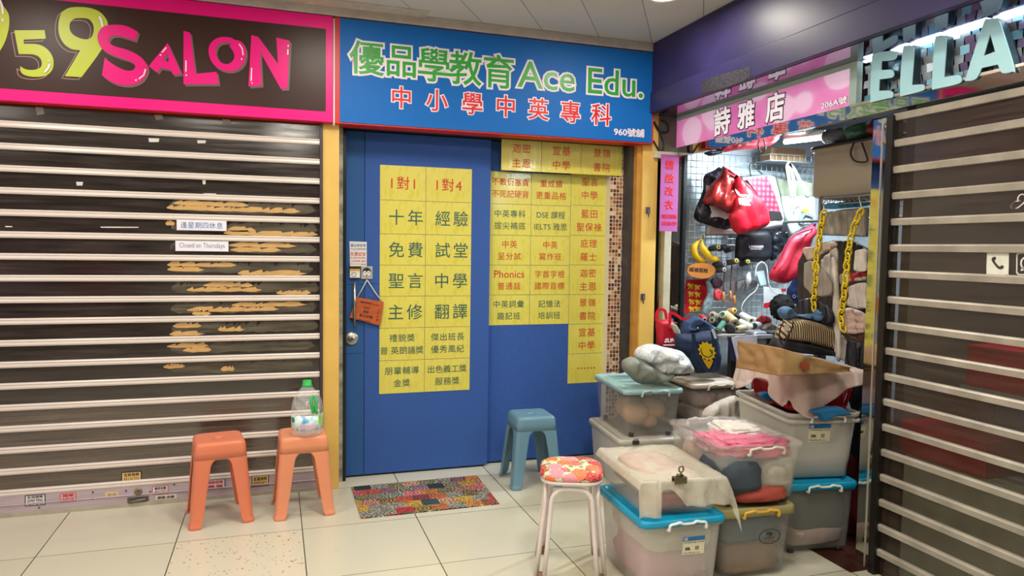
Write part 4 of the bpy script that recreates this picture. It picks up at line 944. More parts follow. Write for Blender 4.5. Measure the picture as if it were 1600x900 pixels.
bB = storage_box('low clear tub draped with cream mesh cloth on top of the turquoise lid', (1.68, 2.9, .341), R_(-5), .385, .52, .165, clearp, None, None, taper=.9)
bC = storage_box('clear box with olive lid and yellow handle full of brown cloth', (2.08, 2.905, 0), R_(-4), .385, .50, .335, smokep, olivelid, yhand, lid_h=.04)
bD = storage_box('open clear tub of pink bagged fabric on the olive lidded box', (2.095, 2.915, .336), R_(-4), .43, .53, .285, clearp, None, bhand, wheels=True)
bE = storage_box('clear box with turquoise lid standing alone on the floor beside the steel post', (2.575, 3.055, 0), R_(-9), .395, .53, .36, smokep, tealid, whand, lid_h=.035, wheels=True, taper=.88)
bF = storage_box('tall frosted box with 50L label and double rim on the second turquoise lid', (2.60, 3.10, .361), R_(-10), .39, .60, .34, whitep, None, whand, double=True, taper=.84)
box_label(bF, -.02, .07, .115, .09)
bH = storage_box('grey lidded box at the bottom of the stack against the mosaic pier', (2.205, 4.13, 0), R_(-6), .41, .60, .335, whitep, greylid, None)
bG = storage_box('clear box with pale teal lid and brown soft toys inside', (2.225, 4.13, .336), R_(-6), .39, .58, .30, smokep, palelid, ghand, ribs=True, wheels=True, taper=.86)
bJ = storage_box('closed grey box under the beige lidded box inside the stall', (2.72, 4.17, 0), R_(-3), .39, .5, .335, whitep, greylid, None)
bI = storage_box('clear box with beige lid and packed fabric beneath the navy tote', (2.72, 4.17, .336), R_(-3), .39, .5, .30, smokep, beigelid, bhand)
# logo print on the olive box
PC = face_plane(bC)
el = [(.055*math.cos(t), .036*math.sin(t)) for t in [i*math.tau/36 for i in range(36)]]
lg = shape('oval_logo', [[(x+.07, y+.035) for x, y in el], [(x*.95+.07, y*.93+.035) for x, y in el]], PC, ink, bC, .001)
text('lettering', 'My', PC, ink, lg, at=(.07, .045), h=.026, lift=.001, offset=.02, shear=.3)
text('lettering', 'STORAGE', PC, ink, lg, at=(.07, .026), h=.008, lift=.001)
text('lettering', 'clear & stack', PC, ink, lg, at=(.07, .013), h=.007, lift=.001)
# contents (each in its own box)
bundle('pale pink fabric packed in the front milky box', (1.68, 2.87, .10), (.155, .19, .085), '#cc7f90', 1, sq=.3)
bundle('cream fabric packed in the front milky box', (1.68, 2.87, .235), (.16, .2, .06), '#d8cdb4', 2, sq=.3)
bundle('brown cloth in the olive lidded box', (2.08, 2.9, .09), (.158, .205, .075), '#8a6a50', 3, sq=.3)
bundle('slate blue cloth above the brown cloth in the olive lidded box', (2.08, 2.9, .225), (.164, .215, .07), '#3f5364', 4, sq=.3)
bundle('charcoal cloth filling the box beside the steel post', (2.575, 3.06, .20), (.168, .225, .11), '#3e4442', 5, sq=.3)
bundle('pale pink cloth at the bottom of the box beside the steel post', (2.575, 3.06, .075), (.166, .222, .05), '#c4aba2', 6, sq=.3)
for i, (dx, dy, z, r) in enumerate(((-.07, -.12, .46, .085), (.06, -.10, .48, .085), (.0, .08, .45, .1), (.02, -.14, .405, .05))):
    bundle(('round tan soft toy in the pale teal lidded box, nearest the corner', 'round tan soft toy with the teal lid pressing on it', 'biggest tan soft toy at the back of the teal lidded box', 'small tan soft toy lying at the bottom of the teal lidded box')[i], (2.225+dx, 4.13+dy, z), (r, r, r*.85), '#c09468', 10+i, .06, 'soft toy', 'soft_toy', sq=.95)
for i in range(2):
    for j in range(2):
        bundle('wrapped fabric pack, %s in the beige lidded box' % (('lower one nearest the teal lid', 'lower one nearest the red basket'), ('upper one nearest the teal lid', 'upper one nearest the red basket'))[i][j], (2.645+.15*j, 4.08, .42+.105*i), (.07, .14, .048), '#a98f88', 20+2*i+j, .1, 'fabric pack', 'fabric_pack', sq=.35)
for i, (x, y, z, r, c, lab) in enumerate(((1.99, 2.78, .475, (.11, .14, .085), '#39424a', 'dark grey cloth inside the open clear tub'), (2.19, 2.80, .47, (.10, .14, .08), '#a9a294', 'grey white cloth inside the open clear tub'), (2.10, 2.80, .385, (.15, .16, .04), '#9d4436', 'rust red cloth low in the open clear tub'), (2.09, 3.03, .47, (.17, .12, .09), '#b8a08e', 'beige cloth at the back of the open clear tub'))):
    bundle(lab, (x, y, z), r, c, 30+i)
pk = mat('pink_fluff', '#cf5a78', .9, bump=.8, bscale=60)
tag(obj('fabric_heap', blob((2.09, 2.85, .575), (.18, .16, .042), 41, .25, .55, n=28, m=36, freq=3.4), pk), 'fluffy pink fabric heaped in the open clear tub', 'fabric')
tag(obj('fabric_heap', blob((2.16, 2.98, .60), (.11, .12, .035), 43, .3, .6, n=24, m=30, freq=4), mat('cloth_white', '#d9d3c6', .9, bump=.8, bscale=60)), 'white lace fabric in the open clear tub', 'fabric')
g = NT('plastic_film'); g.b.inputs['Base Color'].default_value = (.9, .88, .9, 1); g.b.inputs['Alpha'].default_value = .16; g.b.inputs['Roughness'].default_value = .08
nz = g.n('ShaderNodeTexNoise', i_Scale=26.0, i_Detail=4.0); g.l(g.co(), nz.inputs['Vector']); g.bump(nz.outputs[0], 1.0, .05); film = g.m
tag(obj('plastic_bag', blob((2.06, 2.92, .605), (.185, .21, .045), 44, .22, .5, n=30, m=40, freq=4.5), film), 'crinkled clear plastic bag over the pink fabric', 'bag')
bundle('lacy grey pink fabric in the cloth covered tub', (1.68, 2.93, .44), (.15, .2, .065), '#b5a090', 50, .2)
bundle('dark red cloth in the low tub, at its front corner', (1.64, 2.74, .385), (.12, .06, .03), '#8f3a3c', 51, .2)

# --- cream mesh cloth over the low tub
g = NT('mesh_cloth'); g.b.inputs['Base Color'].default_value = (*lin('#ddd6c2'), 1); g.b.inputs['Roughness'].default_value = .85
nz = g.n('ShaderNodeTexNoise', i_Scale=7.0, i_Detail=5.0); g.l(g.co(), nz.inputs['Vector']); g.l(g.math('ADD', .14, g.math('MULTIPLY', nz.outputs[0], .38)), g.b.inputs['Alpha']); mesh = g.m
def cloth():
    Wd, Dp = .385, .52; Zr = .508; nu, nv = 60, 64; mb = MB(); vs = []; M = Matrix.Translation((1.68, 2.9, 0)) @ Matrix.Rotation(R_(-5), 4, 'Z')
    for i in range(nv+1):
        v = i/nv
        for j in range(nu+1):
            u = j/nu
            fr = .155 if u < .2 else .045+.075*min(1, max(0, (u-.28)/.1)) if u < .8 else .14   # front overhang
            rt = .05+.16*max(0, 1-v*2.2)                                                       # side overhang, longest at the front corner
            x = -Wd/2-.035+u*(Wd+.035+rt); y = -Dp/2-fr+v*(Dp+fr+.02)
            ox = max(0, x-Wd/2); ol = max(0, -Wd/2-x); oy = max(0, -Dp/2-y); ob = max(0, y-Dp/2)
            px = max(-Wd/2, min(Wd/2, x)); py = max(-Dp/2, min(Dp/2, y)); pz = Zr
            inx = min(px+Wd/2, Wd/2-px); iny = min(py+Dp/2, Dp/2-py); ins = min(inx, iny)
            n1_ = noise.noise(Vector((x*9, y*9, 1))); n2_ = noise.noise(Vector((x*26, y*22, 4)))
            if ox == ol == oy == ob == 0: pz += -.028*min(1, ins/.06)+.03*max(0, min(1, (ins-.05)/.08))*(.6+n1_)+.005*n2_
            px += ox*.35+ (.01 if ox > 0 else 0)-ol*.4; py -= oy*.12+(.008 if oy > 0 else 0)-ob*.3
            dn = math.hypot(math.hypot(ox, oy), max(ol, ob)); pz -= dn*.97
            py += .012*math.sin(px*60)*min(1, oy/.06); px += .012*math.sin(py*45)*min(1, ox/.06)
            vs.append(M @ Vector((px, py, pz)))
    n = nu+1
    return mb.add(vs, [(i*n+j, i*n+j+1, (i+1)*n+j+1, (i+1)*n+j) for i in range(nv) for j in range(nu)], True)
tag(obj('mesh_cloth', cloth(), mesh, None, solid=.001), 'cream mesh cloth draped over the low tub and clipped at the front', 'cloth')
# bulldog clip on the front rim
cp = thing('bulldog_clip', 'brass coloured bulldog clip holding the mesh cloth at the front rim', 'clip', tuple(PY(1062, 752, 2.62)))
c = PY(1062, 748, 2.625); brass = mat('clip_brass', '#7a6f58', .3, metal=.9)
obj('jaw', MB().box(tuple(c+Vector((-.03, -.012, -.02))), tuple(c+Vector((.03, -.008, .006)))).box(tuple(c+Vector((-.03, .012, -.014))), tuple(c+Vector((.03, .016, .006)))).box(tuple(c+Vector((-.03, -.012, .004))), tuple(c+Vector((.03, .016, .009)))), brass, cp, bevel=.002)
obj('spring', MB().tube([c+Vector((-.012, 0, .013)), c+Vector((.012, 0, .013))], .009, 12), brass, cp)
obj('lever', MB().tube([c+Vector((0, -.01, .01)), c+Vector((-.004, -.014, .03))]+[c+Vector((-.004+.011*math.sin(t), -.016, .046-.013*math.cos(t))) for t in [i*math.tau/12 for i in range(12)]], .0035, 8), brass, cp)
cp2 = thing('binder_clip', 'small black binder clip on the back rim of the low tub', 'clip', tuple(PY(993, 690, 3.15)))
c = PY(993, 690, 3.16); obj('jaw', MB().box(tuple(c+Vector((-.016, -.012, -.014))), tuple(c+Vector((.016, .004, .006)))), ink, cp2, bevel=.002)
for s in (-1, 1): obj('lever', MB().tube([c+Vector((s*.006, -.004, .006)), c+Vector((s*.012, -.004, .016)), c+Vector((-s*.0, -.004, .012))], .002, 6), ink, cp2)
# ================================================================== INSIDE THE TAILOR STALL
tilew = NT('stall_tiles'); br = tilew.n('ShaderNodeTexBrick', offset=0.0); geo = tilew.n('ShaderNodeNewGeometry')
mp = tilew.n('ShaderNodeMapping'); mp.inputs['Rotation'].default_value = (math.radians(90), 0, 0); tilew.l(geo.outputs['Position'], mp.inputs[0]); tilew.l(mp.outputs[0], br.inputs['Vector'])
br.inputs['Scale'].default_value = 5; br.inputs['Color1'].default_value = (*lin('#cfdae2'), 1); br.inputs['Color2'].default_value = (*lin('#c8d5de'), 1); br.inputs['Mortar'].default_value = (*lin('#b3c0ca'), 1)
br.inputs['Mortar Size'].default_value = .012; br.inputs['Brick Width'].default_value = .75; br.inputs['Row Height'].default_value = .75
tilew.l(br.outputs[0], tilew.b.inputs['Base Color']); tilew.b.inputs['Roughness'].default_value = .25
struct('wall_stall_side', MB().box((2.72, 4.72, 0), (4.6, 4.76, 2.6)), tilew.m)
struct('wall_stall_back', MB().box((4.5, 2.5, 0), (4.55, 4.9, 2.6)), mat('stall_wall', '#8f979c', .6))
struct('ceiling_stall', MB().box((SX+.31, 2.56, 2.46), (4.6, 4.9, 2.5)), mat('stall_ceiling', '#59636c', .5))
tube_m = mat('tube_glow', '#eaf6ff', .3, emit=14., var=0)
lt = thing('tube_light', 'glowing white tube light under the stall ceiling', 'lamp', (3.42, 3.9, 2.26))
a, b = PZ(1226, 222, 2.25), PZ(1302, 213, 2.25)
obj('tube', MB().tube([a, b], .016, 12), tube_m, lt)
obj('housing', MB().tube([a+Vector((0, 0, .03)), b+Vector((0, 0, .03))], .022, 6), white, lt)
obj('mount', MB().box(tuple((a+b)/2+Vector((-.02, -.02, .04))), tuple((a+b)/2+Vector((.02, .02, .21)))), white, lt)
area('stall_lamp', tuple((a+b)/2+Vector((0, 0, -.03))), 42, .06, (.82, .94, 1), (0, 0, math.atan2(b.y-a.y, b.x-a.x)), 'RECTANGLE', .5)
area('stall_lamp_side', tuple((a+b)/2+Vector((0, .04, 0))), 16, .06, (.82, .94, 1), (math.radians(75), 0, math.atan2(b.y-a.y, b.x-a.x)+math.radians(150)), 'RECTANGLE', .4)
area('stall_lamp_rear', (3.6, 3.0, 2.4), 18, .3, (.9, .96, 1))

def puff(loops, P, thick, back=.5, k=1., o=(0, 0), sm=True, wr=.25, freq=9., seed=0, res=None, R=None, edge=.0, skew=(1, 1), fold=0., ff=110., fd=(1., .12)):
    """soft solid with the given outline: domed in front and behind, wrinkled, closed at its rim"""
    L = [onp(P, o[0]+x*k, o[1]+y*k) for x, y in loops]
    if sm: L = smooth_loop(L, 4)
    out = []
    for p in L:
        if not out or math.hypot(p[0]-out[-1][0], p[1]-out[-1][1]) > 1e-4: out.append(p)
    L = out; n = len(L)
    xs, ys = [p[0] for p in L], [p[1] for p in L]; W, H = max(xs)-min(xs), max(ys)-min(ys)
    st = res or max(min(W, H)/11, .006)
    def inside(x, y):
        c = False; j = n-1
        for i in range(n):
            if (L[i][1] > y) != (L[j][1] > y) and x < (L[j][0]-L[i][0])*(y-L[i][1])/(L[j][1]-L[i][1])+L[i][0]: c = not c
            j = i
        return c
    def dist(x, y):
        m = 1e9
        for i in range(n):
            ax, ay = L[i-1]; bx, by = L[i]; dx, dy = bx-ax, by-ay; l2 = dx*dx+dy*dy or 1e-12
            t = max(0, min(1, ((x-ax)*dx+(y-ay)*dy)/l2)); m = min(m, math.hypot(x-ax-t*dx, y-ay-t*dy))
        return m
    pts = [Vector(p) for p in L]; D = [0.]*n; y = min(ys)+st/2; row = 0
    while y < max(ys):
        x = min(xs)+st*(.25 if row % 2 else .75)
        while x < max(xs):
            if inside(x, y):
                d = dist(x, y)
                if d > st*.35: pts.append(Vector((x, y))); D.append(d)
            x += st
        y += st*.87; row += 1
    vo, eo, fo, ov, oe, of = delaunay_2d_cdt(pts, [(i, (i+1) % n) for i in range(n)], [], 1, 1e-6)
    dd = [0.]*len(vo)
    for i, src in enumerate(ov):
        if src: dd[i] = min(D[s] for s in src)
    R = R or max(D)*.42 or .01
    vs = []; idxF = []; idxB = []
    for i, v in enumerate(vo):
        t = min(1, dd[i]/R); pr = math.sqrt(max(0, 1-(1-t)**2))
        nz = noise.noise(Vector((v.x*freq*skew[0], v.y*freq*skew[1], seed)))+.6*noise.noise(Vector((v.x*freq*2.3*skew[0], v.y*freq*2.3*skew[1], seed+9)))
        zf = thick*pr*(1+wr*nz)+fold*pr*math.sin((v.x*fd[0]+v.y*fd[1])*ff+2.4*noise.noise(Vector((v.x*7, v.y*6, seed)))); idxF.append(len(vs)); vs.append(Vector((v.x, v.y, zf)))
    for i, v in enumerate(vo):
        if dd[i] == 0: idxB.append(idxF[i])
        else:
            t = min(1, dd[i]/R); idxB.append(len(vs)); vs.append(Vector((v.x, v.y, -thick*back*math.sqrt(max(0, 1-(1-t)**2))-.001)))
    fs = [tuple(idxF[i] for i in f) for f in fo]+[tuple(idxB[i] for i in f)[::-1] for f in fo]
    return MB().add([P @ v for v in vs], fs, True)
KA = dict(k=.18884, o=(1060, 210)); KB = dict(k=.18884, o=(1060, 350)); KC = dict(k=.2222, o=(900, 480)); KD = dict(k=.2669, o=(1250, 380)); KE = dict(k=.1444, o=(1020, 470)); KS = dict(k=.2557, o=(1255, 190)); KF = dict(k=.2222, o=(1100, 520)); KG = dict(k=.2444, o=(1010, 380))
def clothm(col, rough=.75, bump=.25, **kw): return mat('fabric_'+col.strip('#')+str(rough), col, rough, bump=bump, bscale=30, **kw)
def bag(name, label, cat, loop, P, thick, m, group=None, **kw):
    """a bag is a root mesh; handles and prints become its children"""
    return tag(obj(name, puff(loop, P, thick, **kw), m, None), label, cat, group)
def at3(K, x, y, Y): return PY(K['o'][0]+x*K['k'], K['o'][1]+y*K['k'], Y)
def at3x(K, x, y, X): return PX(K['o'][0]+x*K['k'], K['o'][1]+y*K['k'], X)
def strap(parent, K, pts, Y, r, m, name='handle', flat=None):
    P3 = smooth_path([at3(K, x, y, Y if not isinstance(Y, (list, tuple)) else Y[i]) for i, (x, y) in enumerate(pts)], 5)
    mb = MB().tube(P3, r, 8); return obj(name, mb, m, parent)

redm_ = mat('loop_red', '#8c1a26', .5)
# --- uprights at the corner of the stall
uc = mat('upright_cream', '#b5ae9a', .45)
tag(obj('upright_post', MB().box((2.60, 4.47, 0), (2.655, 4.53, 2.14)), uc, None, bevel=.003), 'cream upright post behind the hanging magenta banner', 'post')
tag(obj('glass_strip', MB().box((2.68, 4.50, 0), (2.745, 4.52, 2.3)), mir, None), 'narrow mirror strip beside the cream upright post', 'mirror')
tag(obj('upright_post', MB().box((2.75, 4.48, 0), (2.775, 4.52, 2.3)), mat('post_black', '#17191d', .35), None), 'thin black upright post at the edge of the wire grid', 'post')
pb_ = bag('plastic_bag', 'clear plastic bag hanging behind the cream upright post', 'bag', [(1032, 402), (1040, 396), (1044, 410), (1047, 440), (1045, 456), (1030, 456), (1029, 430)], planeY(4.60), .03, mat('clear_bag', '#b9c0c0', .2, alpha=.6), wr=.5)
obj('loop', MB().tube([PY(1040, 398, 4.60), PY(1040, 398, 4.60)+Vector((0, 0, .75))], .004, 6), white, pb_)
rd_ = bag('red_bag', 'dark red bag showing between the yellow pillar and the cream upright post', 'bag', [(1029, 462), (1046, 460), (1048, 500), (1028, 505)], planeY(4.63), .03, clothm('#8c1a26', .4))
obj('loop', MB().tube([PY(1036, 462, 4.63), PY(1036, 462, 4.63)+Vector((0, 0, 1.05))], .004, 6), redm_, rd_)
# --- wire grid
wg = mat('wire_white', '#b4c3cc', .35, metal=.2)
gr = thing('wire_grid', 'white wire grid panel covering the tiled side wall of the stall', 'wire grid', (3.35, 4.62, .9))
mb = MB()
for i in range(26): mb.tube([(2.80+.047*i, 4.625, .9), (2.80+.047*i, 4.625, 2.19)], .003, 6)
v_ = obj('upright_wires', mb, wg, gr); v_['kind'] = 'stuff'
mb = MB()
for i in range(27): mb.tube([(2.80, 4.62, .92+.047*i), (3.98, 4.62, .92+.047*i)], .003, 6)
v_ = obj('cross_wires', mb, wg, gr); v_['kind'] = 'stuff'
obj('frame', MB().tube([(2.795, 4.622, .9), (3.985, 4.622, .9), (3.985, 4.622, 2.2), (2.795, 4.622, 2.2)], .005, 8, True), wg, gr)
# wire basket with a cardboard box on the grid
rk = thing('wire_rack', 'small white wire rack high on the grid carrying a brown box', 'rack', tuple(at3(KA, 900, 215, 4.5)))
c0, c1 = at3(KA, 745, 215, 4.48), at3(KA, 1085, 225, 4.48)
for zz in (0, .045): obj('rail', MB().tube([(c0.x, 4.62, c0.z+zz), (c0.x, 4.46, c0.z+zz), (c1.x, 4.46, c0.z+zz), (c1.x, 4.62, c0.z+zz)], .003, 6), wg, rk)
for i in range(8): obj('wire', MB().tube([(c0.x+(c1.x-c0.x)*i/7, 4.46, c0.z-.0), (c0.x+(c1.x-c0.x)*i/7, 4.46, c0.z+.045)], .0025, 6), wg, rk)
obj('base_sheet', MB().box((c0.x, 4.46, c0.z-.004), (c1.x, 4.62, c0.z)), wg, rk)
tag(obj('cardboard_box', MB().box((c0.x+.02, 4.48, c0.z+.0005), (c1.x-.04, 4.61, c0.z+.10)), mat('cardboard', '#9a7b58', .7), None, bevel=.004), 'brown cardboard box on the wire rack under the tube light', 'box')

blackm = clothm('#17161c', .5); redm = mat('red_bag_film', '#bb1428', .42, bump=.7, bscale=11, stretch=(2, 1, .6)); redm2 = clothm('#d11c33', .5); whitem = clothm('#b4babd', .5, .12)
g = NT('black_print'); nz = g.n('ShaderNodeTexNoise', i_Scale=30.0, i_Detail=4.0); g.l(g.co(), nz.inputs['Vector'])
g.l(g.ramp(nz.outputs[0], ((.55, '#15131c'), (.66, '#5a4766'), (.72, '#a08cae'))), g.b.inputs['Base Color']); g.b.inputs['Roughness'].default_value = .5
bag('shopping_bag', 'black bag with pale purple print hanging leftmost on the grid', 'bag', [(350, 275), (290, 300), (210, 345), (200, 470), (140, 620), (135, 700), (240, 750), (430, 775), (440, 560), (380, 400)], planeY(4.54), .05, g.m, seed=1, **KA)
bag('paper_bag', 'white paper bag with a dark edge hanging behind the red plastic bag', 'bag', [(225, 420), (300, 420), (430, 560), (450, 720), (250, 705), (235, 600)], planeY(4.505), .022, mat('white_bag_paper', '#cdbfc0', .5), sm=False, seed=2, **KA)
bag('paper_bag', 'grey beige paper bag hanging below the black printed bag', 'bag', [(225, 755), (450, 785), (470, 835), (225, 838)], planeY(4.57), .03, mat('grey_bag_paper', '#a59a96', .6), sm=False, seed=3, **KA)
rb_ = bag('plastic_bag', 'glossy see-through dark red plastic bag knotted at its top', 'bag', [(365, 268), (340, 330), (250, 440), (205, 540), (215, 570), (330, 615), (430, 655), (460, 560), (470, 400), (400, 300)], planeY(4.43), .055, mat('red_film', '#8f2622', .18, var=.35, scale=9, bump=.8, bscale=14, alpha=.93, stretch=(2, 1, .6)), fold=.009, ff=70, fd=(1, -.5), wr=.5, freq=12, skew=(2, .7), seed=4, **KA)
PR = planeY(4.31)
rb2 = bag('shopping_bag', 'bright red plastic bag printed with a white striped emblem', 'bag', [(470, 330), (545, 390), (640, 480), (720, 580), (760, 690), (740, 750), (650, 790), (480, 822), (415, 690), (445, 620), (465, 430)], planeY(4.37), .036, redm, fold=.007, ff=55, fd=(1, .45), wr=.5, freq=8, skew=(1.6, .8), seed=5, **KA)
strap(rb2, KA, [(470, 340), (420, 300), (370, 272), (480, 345), (530, 392)], (4.36, 4.42, 4.52, 4.4, 4.36), .007, redm)
PR = planeY(4.312)
for i in range(5):
    x = 497+i*15; pshape('emblem_stripe', [smooth_loop([(x, 530-i*1), (x+9, 528), (x+22+i*4, 570+i*4), (x+18+i*3, 585-abs(i-2)*4+i*3), (x+8, 575)], 3)], PR, whv, rb2, .001, **KA)
pshape('emblem_stripe', [smooth_loop([(472, 455), (500, 480), (515, 495), (560, 500), (545, 515), (505, 510), (478, 480)], 3)], PR, whv, rb2, .001, **KA)
for t, x, y, hh in (('雨', 575, 515, .02), ('田', 590, 545, .016), ('子', 568, 548, .014)): text('lettering', t, PR, whv, rb2, at=onp(PR, 1060+x*.18884, 210+y*.18884), h=hh, lift=.001, offset=.02)
wb_ = bag('paper_bag', 'white paper bag with red honeycomb front and black cord handles', 'bag', [(510, 345), (740, 335), (800, 345), (880, 720), (850, 790), (650, 800), (540, 650)], planeY(4.52), .045, whitem, sm=False, wr=.12, seed=6, **KA)
g = NT('red_honeycomb'); vo = g.n('ShaderNodeTexVoronoi', i_Scale=26.0, i_Randomness=.12); g.l(g.co(), vo.inputs['Vector'])
g.l(g.ramp(vo.outputs['Distance'], ((.0, '#e0707c'), (.35, '#d84558'), (.5, '#c3203a'))), g.b.inputs['Base Color']); g.b.inputs['Roughness'].default_value = .4
pshape('red_panel', [[(560, 365), (735, 345), (800, 500), (862, 705), (790, 708), (690, 540)]], planeY(4.468), g.m, wb_, .001, **KA)
pshape('dark_band', [[(752, 632), (845, 640), (865, 705), (765, 708)]], planeY(4.468), ink, wb_, .002, **KA)
strap(wb_, KA, [(600, 345), (590, 290), (595, 245), (612, 238), (640, 280), (695, 330)], 4.50, .0045, ink)
tb = bag('tote_bag', 'pale yellow green printed tote hanging behind the white crown tote', 'bag', [(815, 360), (960, 375), (1110, 390), (1110, 560), (850, 560)], planeY(4.585), .025, clothm('#a9b29b', .7), sm=False, seed=7, **KA)
wt = bag('tote_bag', 'white canvas tote printed with a small yellow crown', 'bag', [(850, 515), (1130, 503), (1145, 740), (1020, 800), (910, 862), (880, 700)], planeY(4.48), .03, clothm('#a9babd', .7), sm=False, wr=.15, seed=8, **KA)
cs = clothm('#a3a99c', .8)
for pts in ([(945, 515), (920, 400), (900, 270), (918, 240), (935, 300), (955, 400), (960, 510)], [(918, 240), (960, 290), (1000, 370), (1050, 450), (1075, 510)]):
    P_ = planeY(4.45); pshape('handle', [stroke([(p.x, p.y) for p in smooth_path([(x, y, 0) for x, y in pts], 5)], 26)], P_, cs, wt, .0, ext=.0015, **KA)
strap(tb, KA, [(900, 365), (888, 300), (895, 250), (912, 242)], 4.56, .008, ink)
PT4 = planeY(4.438)
pshape('crown_print', [[(1015, 640), (1020, 610), (1035, 625), (1045, 603), (1058, 625), (1075, 612), (1078, 645)]], PT4, mat('print_yellow', '#d9c23f', .6), wt, .002, **KA)
pshape('grey_print', [smooth_loop([(990, 690), (1010, 655), (1060, 645), (1100, 660), (1120, 690), (1090, 680), (1050, 670), (1030, 700), (1040, 735), (1000, 735)], 4)], PT4, mat('print_grey', '#7f898c', .6), wt, .002, **KA)
pshape('print_line', [stroke([(1030, 735), (1060, 715), (1090, 725), (1110, 735)], 9)], PT4, ink, wt, .002, **KA)
text('lettering', '童心服飾', PT4, mat('print_brown', '#7a4a42', .6), wt, at=onp(PT4, 1060+965*.18884, 210+598*.18884), h=.022, lift=.002, rot=.25, offset=.01)
text('lettering', '童心', PT4, ink, wt, at=onp(PT4, 1060+965*.18884, 210+633*.18884), h=.02, lift=.002, rot=.25, offset=.01)
# bundle stuffed under the ceiling
P_ = planeY(4.2)
bag('cloth_bundle', 'red and pink fabric bundle stuffed up behind the lintel strip', 'cloth', [(330, 150), (480, 132), (650, 112), (790, 75), (800, -20), (520, 20), (330, 90)], P_, .05, mat('bundle_red', '#b8263c', .4, var=.5, scale=9), seed=9, **KA)
bag('cloth_bundle', 'dark navy folded cloth tucked beside the red bundle behind the lintel strip', 'cloth', [(215, 150), (330, 130), (345, 160), (260, 178)], P_, .04, clothm('#20203a', .4), seed=10, **KA)
c = at3(KA, 690, 95, 4.0)
tag(obj('cable_coil', MB().tube([c+Vector((.028*math.cos(t), .004*math.sin(3*t), .045*math.sin(t))) for t in [i*math.tau/24 for i in range(24)]], .004, 8, True).tube([c+Vector((.006, 0, .045)), c+Vector((.03, 0, .10)), c+Vector((.08, 0, .14))], .003, 6), ink, None), 'thin dark cable coil hanging in front of the grid', 'cable')

# --- second tier of things on the grid
yb = mat('banana_yellow', '#d9b427', .45, var=.1, scale=12)
for lab, path in (('curved yellow banana hanging nearest the black upright post', [(205, 118), (160, 150), (128, 200), (140, 255), (180, 295), (238, 318)]), ('curved yellow banana overlapping the other one from the right', [(205, 118), (195, 165), (210, 215), (250, 265), (295, 290), (345, 295)])):
    Yb = 4.53 if 'nearest' in lab else 4.50
    pp = smooth_path([at3(KB, x, y, Yb) for x, y in path], 4); n = len(pp)
    rr = [.005+.021*min(1, max(0, (i-2)/(n*.25)))*min(1, (n-1-i)/(n*.2)+.12) for i in range(n)]
    o = tag(obj('banana', MB().tube(pp, rr, 10), yb, None), lab, 'banana', 'bananas on the grid')
    obj('stem', MB().tube([pp[0]+Vector((.0, 0, .025)), pp[0], pp[1]], .006, 8), mat('banana_stem', '#5d4a20', .6), o); obj('tip', MB().tube([pp[-2], pp[-1]+(pp[-1]-pp[-2])*.4], .005, 8), mat('banana_stem', '#5d4a20'), o)
PO = planeY(4.50)
ov = shape('hanging_sign', [[onp(PO, 1060+(187+118*math.cos(t))*.18884, 350+(385+64*math.sin(t))*.18884) for t in [i*math.tau/40 for i in range(40)]]], PO, mat('oval_wood', '#b4732f', .5, var=.15, scale=20), None, 0, .006)
tag(ov, 'oval orange wooden plaque hanging below the bananas', 'sign')
text('lettering', '縫補服務', PO, ink, ov, box=(*onp(PO, 1060+85*.18884, 350+398*.18884), *onp(PO, 1060+240*.18884, 350+362*.18884)), lift=.0075, rot=-.08, offset=.01)
Pb = planeY(4.50)
lb_ = bag('cloth_bag', 'black drawstring bag with small white lettering hanging in the middle of the grid', 'bag', [(490, 85), (620, 60), (740, 62), (765, 200), (745, 285), (690, 314), (500, 305), (468, 268)], Pb, .05, clothm('#12141c', .55), wr=.15, seed=11, **KB)
Pl = planeY(4.446); ax0, az = onp(Pl, 1060+585*.18884, 350+196*.18884); ax1, az1 = onp(Pl, 1060+700*.18884, 350+178*.18884)
text('lettering', 'LANGHAM', Pl, whv, lb_, box=(ax0, az, ax1, az1), lift=.001, offset=.012)
text('lettering', 'HOSPITALITY GROUP', Pl, whv, lb_, box=(ax0+.01, az-.013, ax1-.01, az-.005), lift=.001)
bag('plastic_bag', 'shiny black plastic bag between the black drawstring bag and the crimson sack', 'bag', [(765, 70), (885, 55), (885, 150), (820, 260), (765, 305), (755, 200)], planeY(4.53), .045, mat('black_film', '#1c1f26', .2, bump=.5, bscale=24), wr=.6, freq=16, seed=12, **KB)
rs_ = bag('cloth_bag', 'crimson drawstring sack hanging at a slant beside the wire shelf', 'bag', [(1135, -5), (1115, 60), (1060, 240), (970, 420), (900, 490), (800, 478), (750, 430), (830, 280), (900, 150), (960, 85), (1060, 30)], planeY(4.15), .06, mat('crimson_cloth', '#b51835', .55, var=.1, bump=.2, bscale=20), fold=.012, ff=48, fd=(.9, -.5), wr=.45, freq=7, skew=(1.8, .8), seed=13, **KB)
strap(rs_, KB, [(1110, 40), (960, 90), (900, 165), (850, 270), (790, 370)], 4.09, .006, mat('cord_dark_red', '#7d1428', .6), 'cord')
tag(obj('hanging_rod', MB().tube([at3(KB, 1135, -12, 4.15)+Vector((0, -1.6, .012)), at3(KB, 1135, -12, 4.15)+Vector((0, .47, .012))], .010, 10), hd, None), 'steel hanging rod running from the grid wall back over the shelf', 'rod')
nv = bag('cloth_bag', 'navy blue cloth bag with two white rings hanging behind the crimson sack', 'bag', [(1050, 230), (1068, 300), (1060, 480), (1032, 620), (1000, 670), (930, 642), (898, 560), (940, 470)], planeY(4.24), .05, clothm('#1d3a72', .6), wr=.3, seed=14, **KB)
obj('strap', MB().tube([at3(KB, 1055, 250, 4.23), at3(KB, 1100, 120, 4.22), at3(KB, 1135, -10, 4.20)], .008, 8), clothm('#1d3a72', .6), nv)
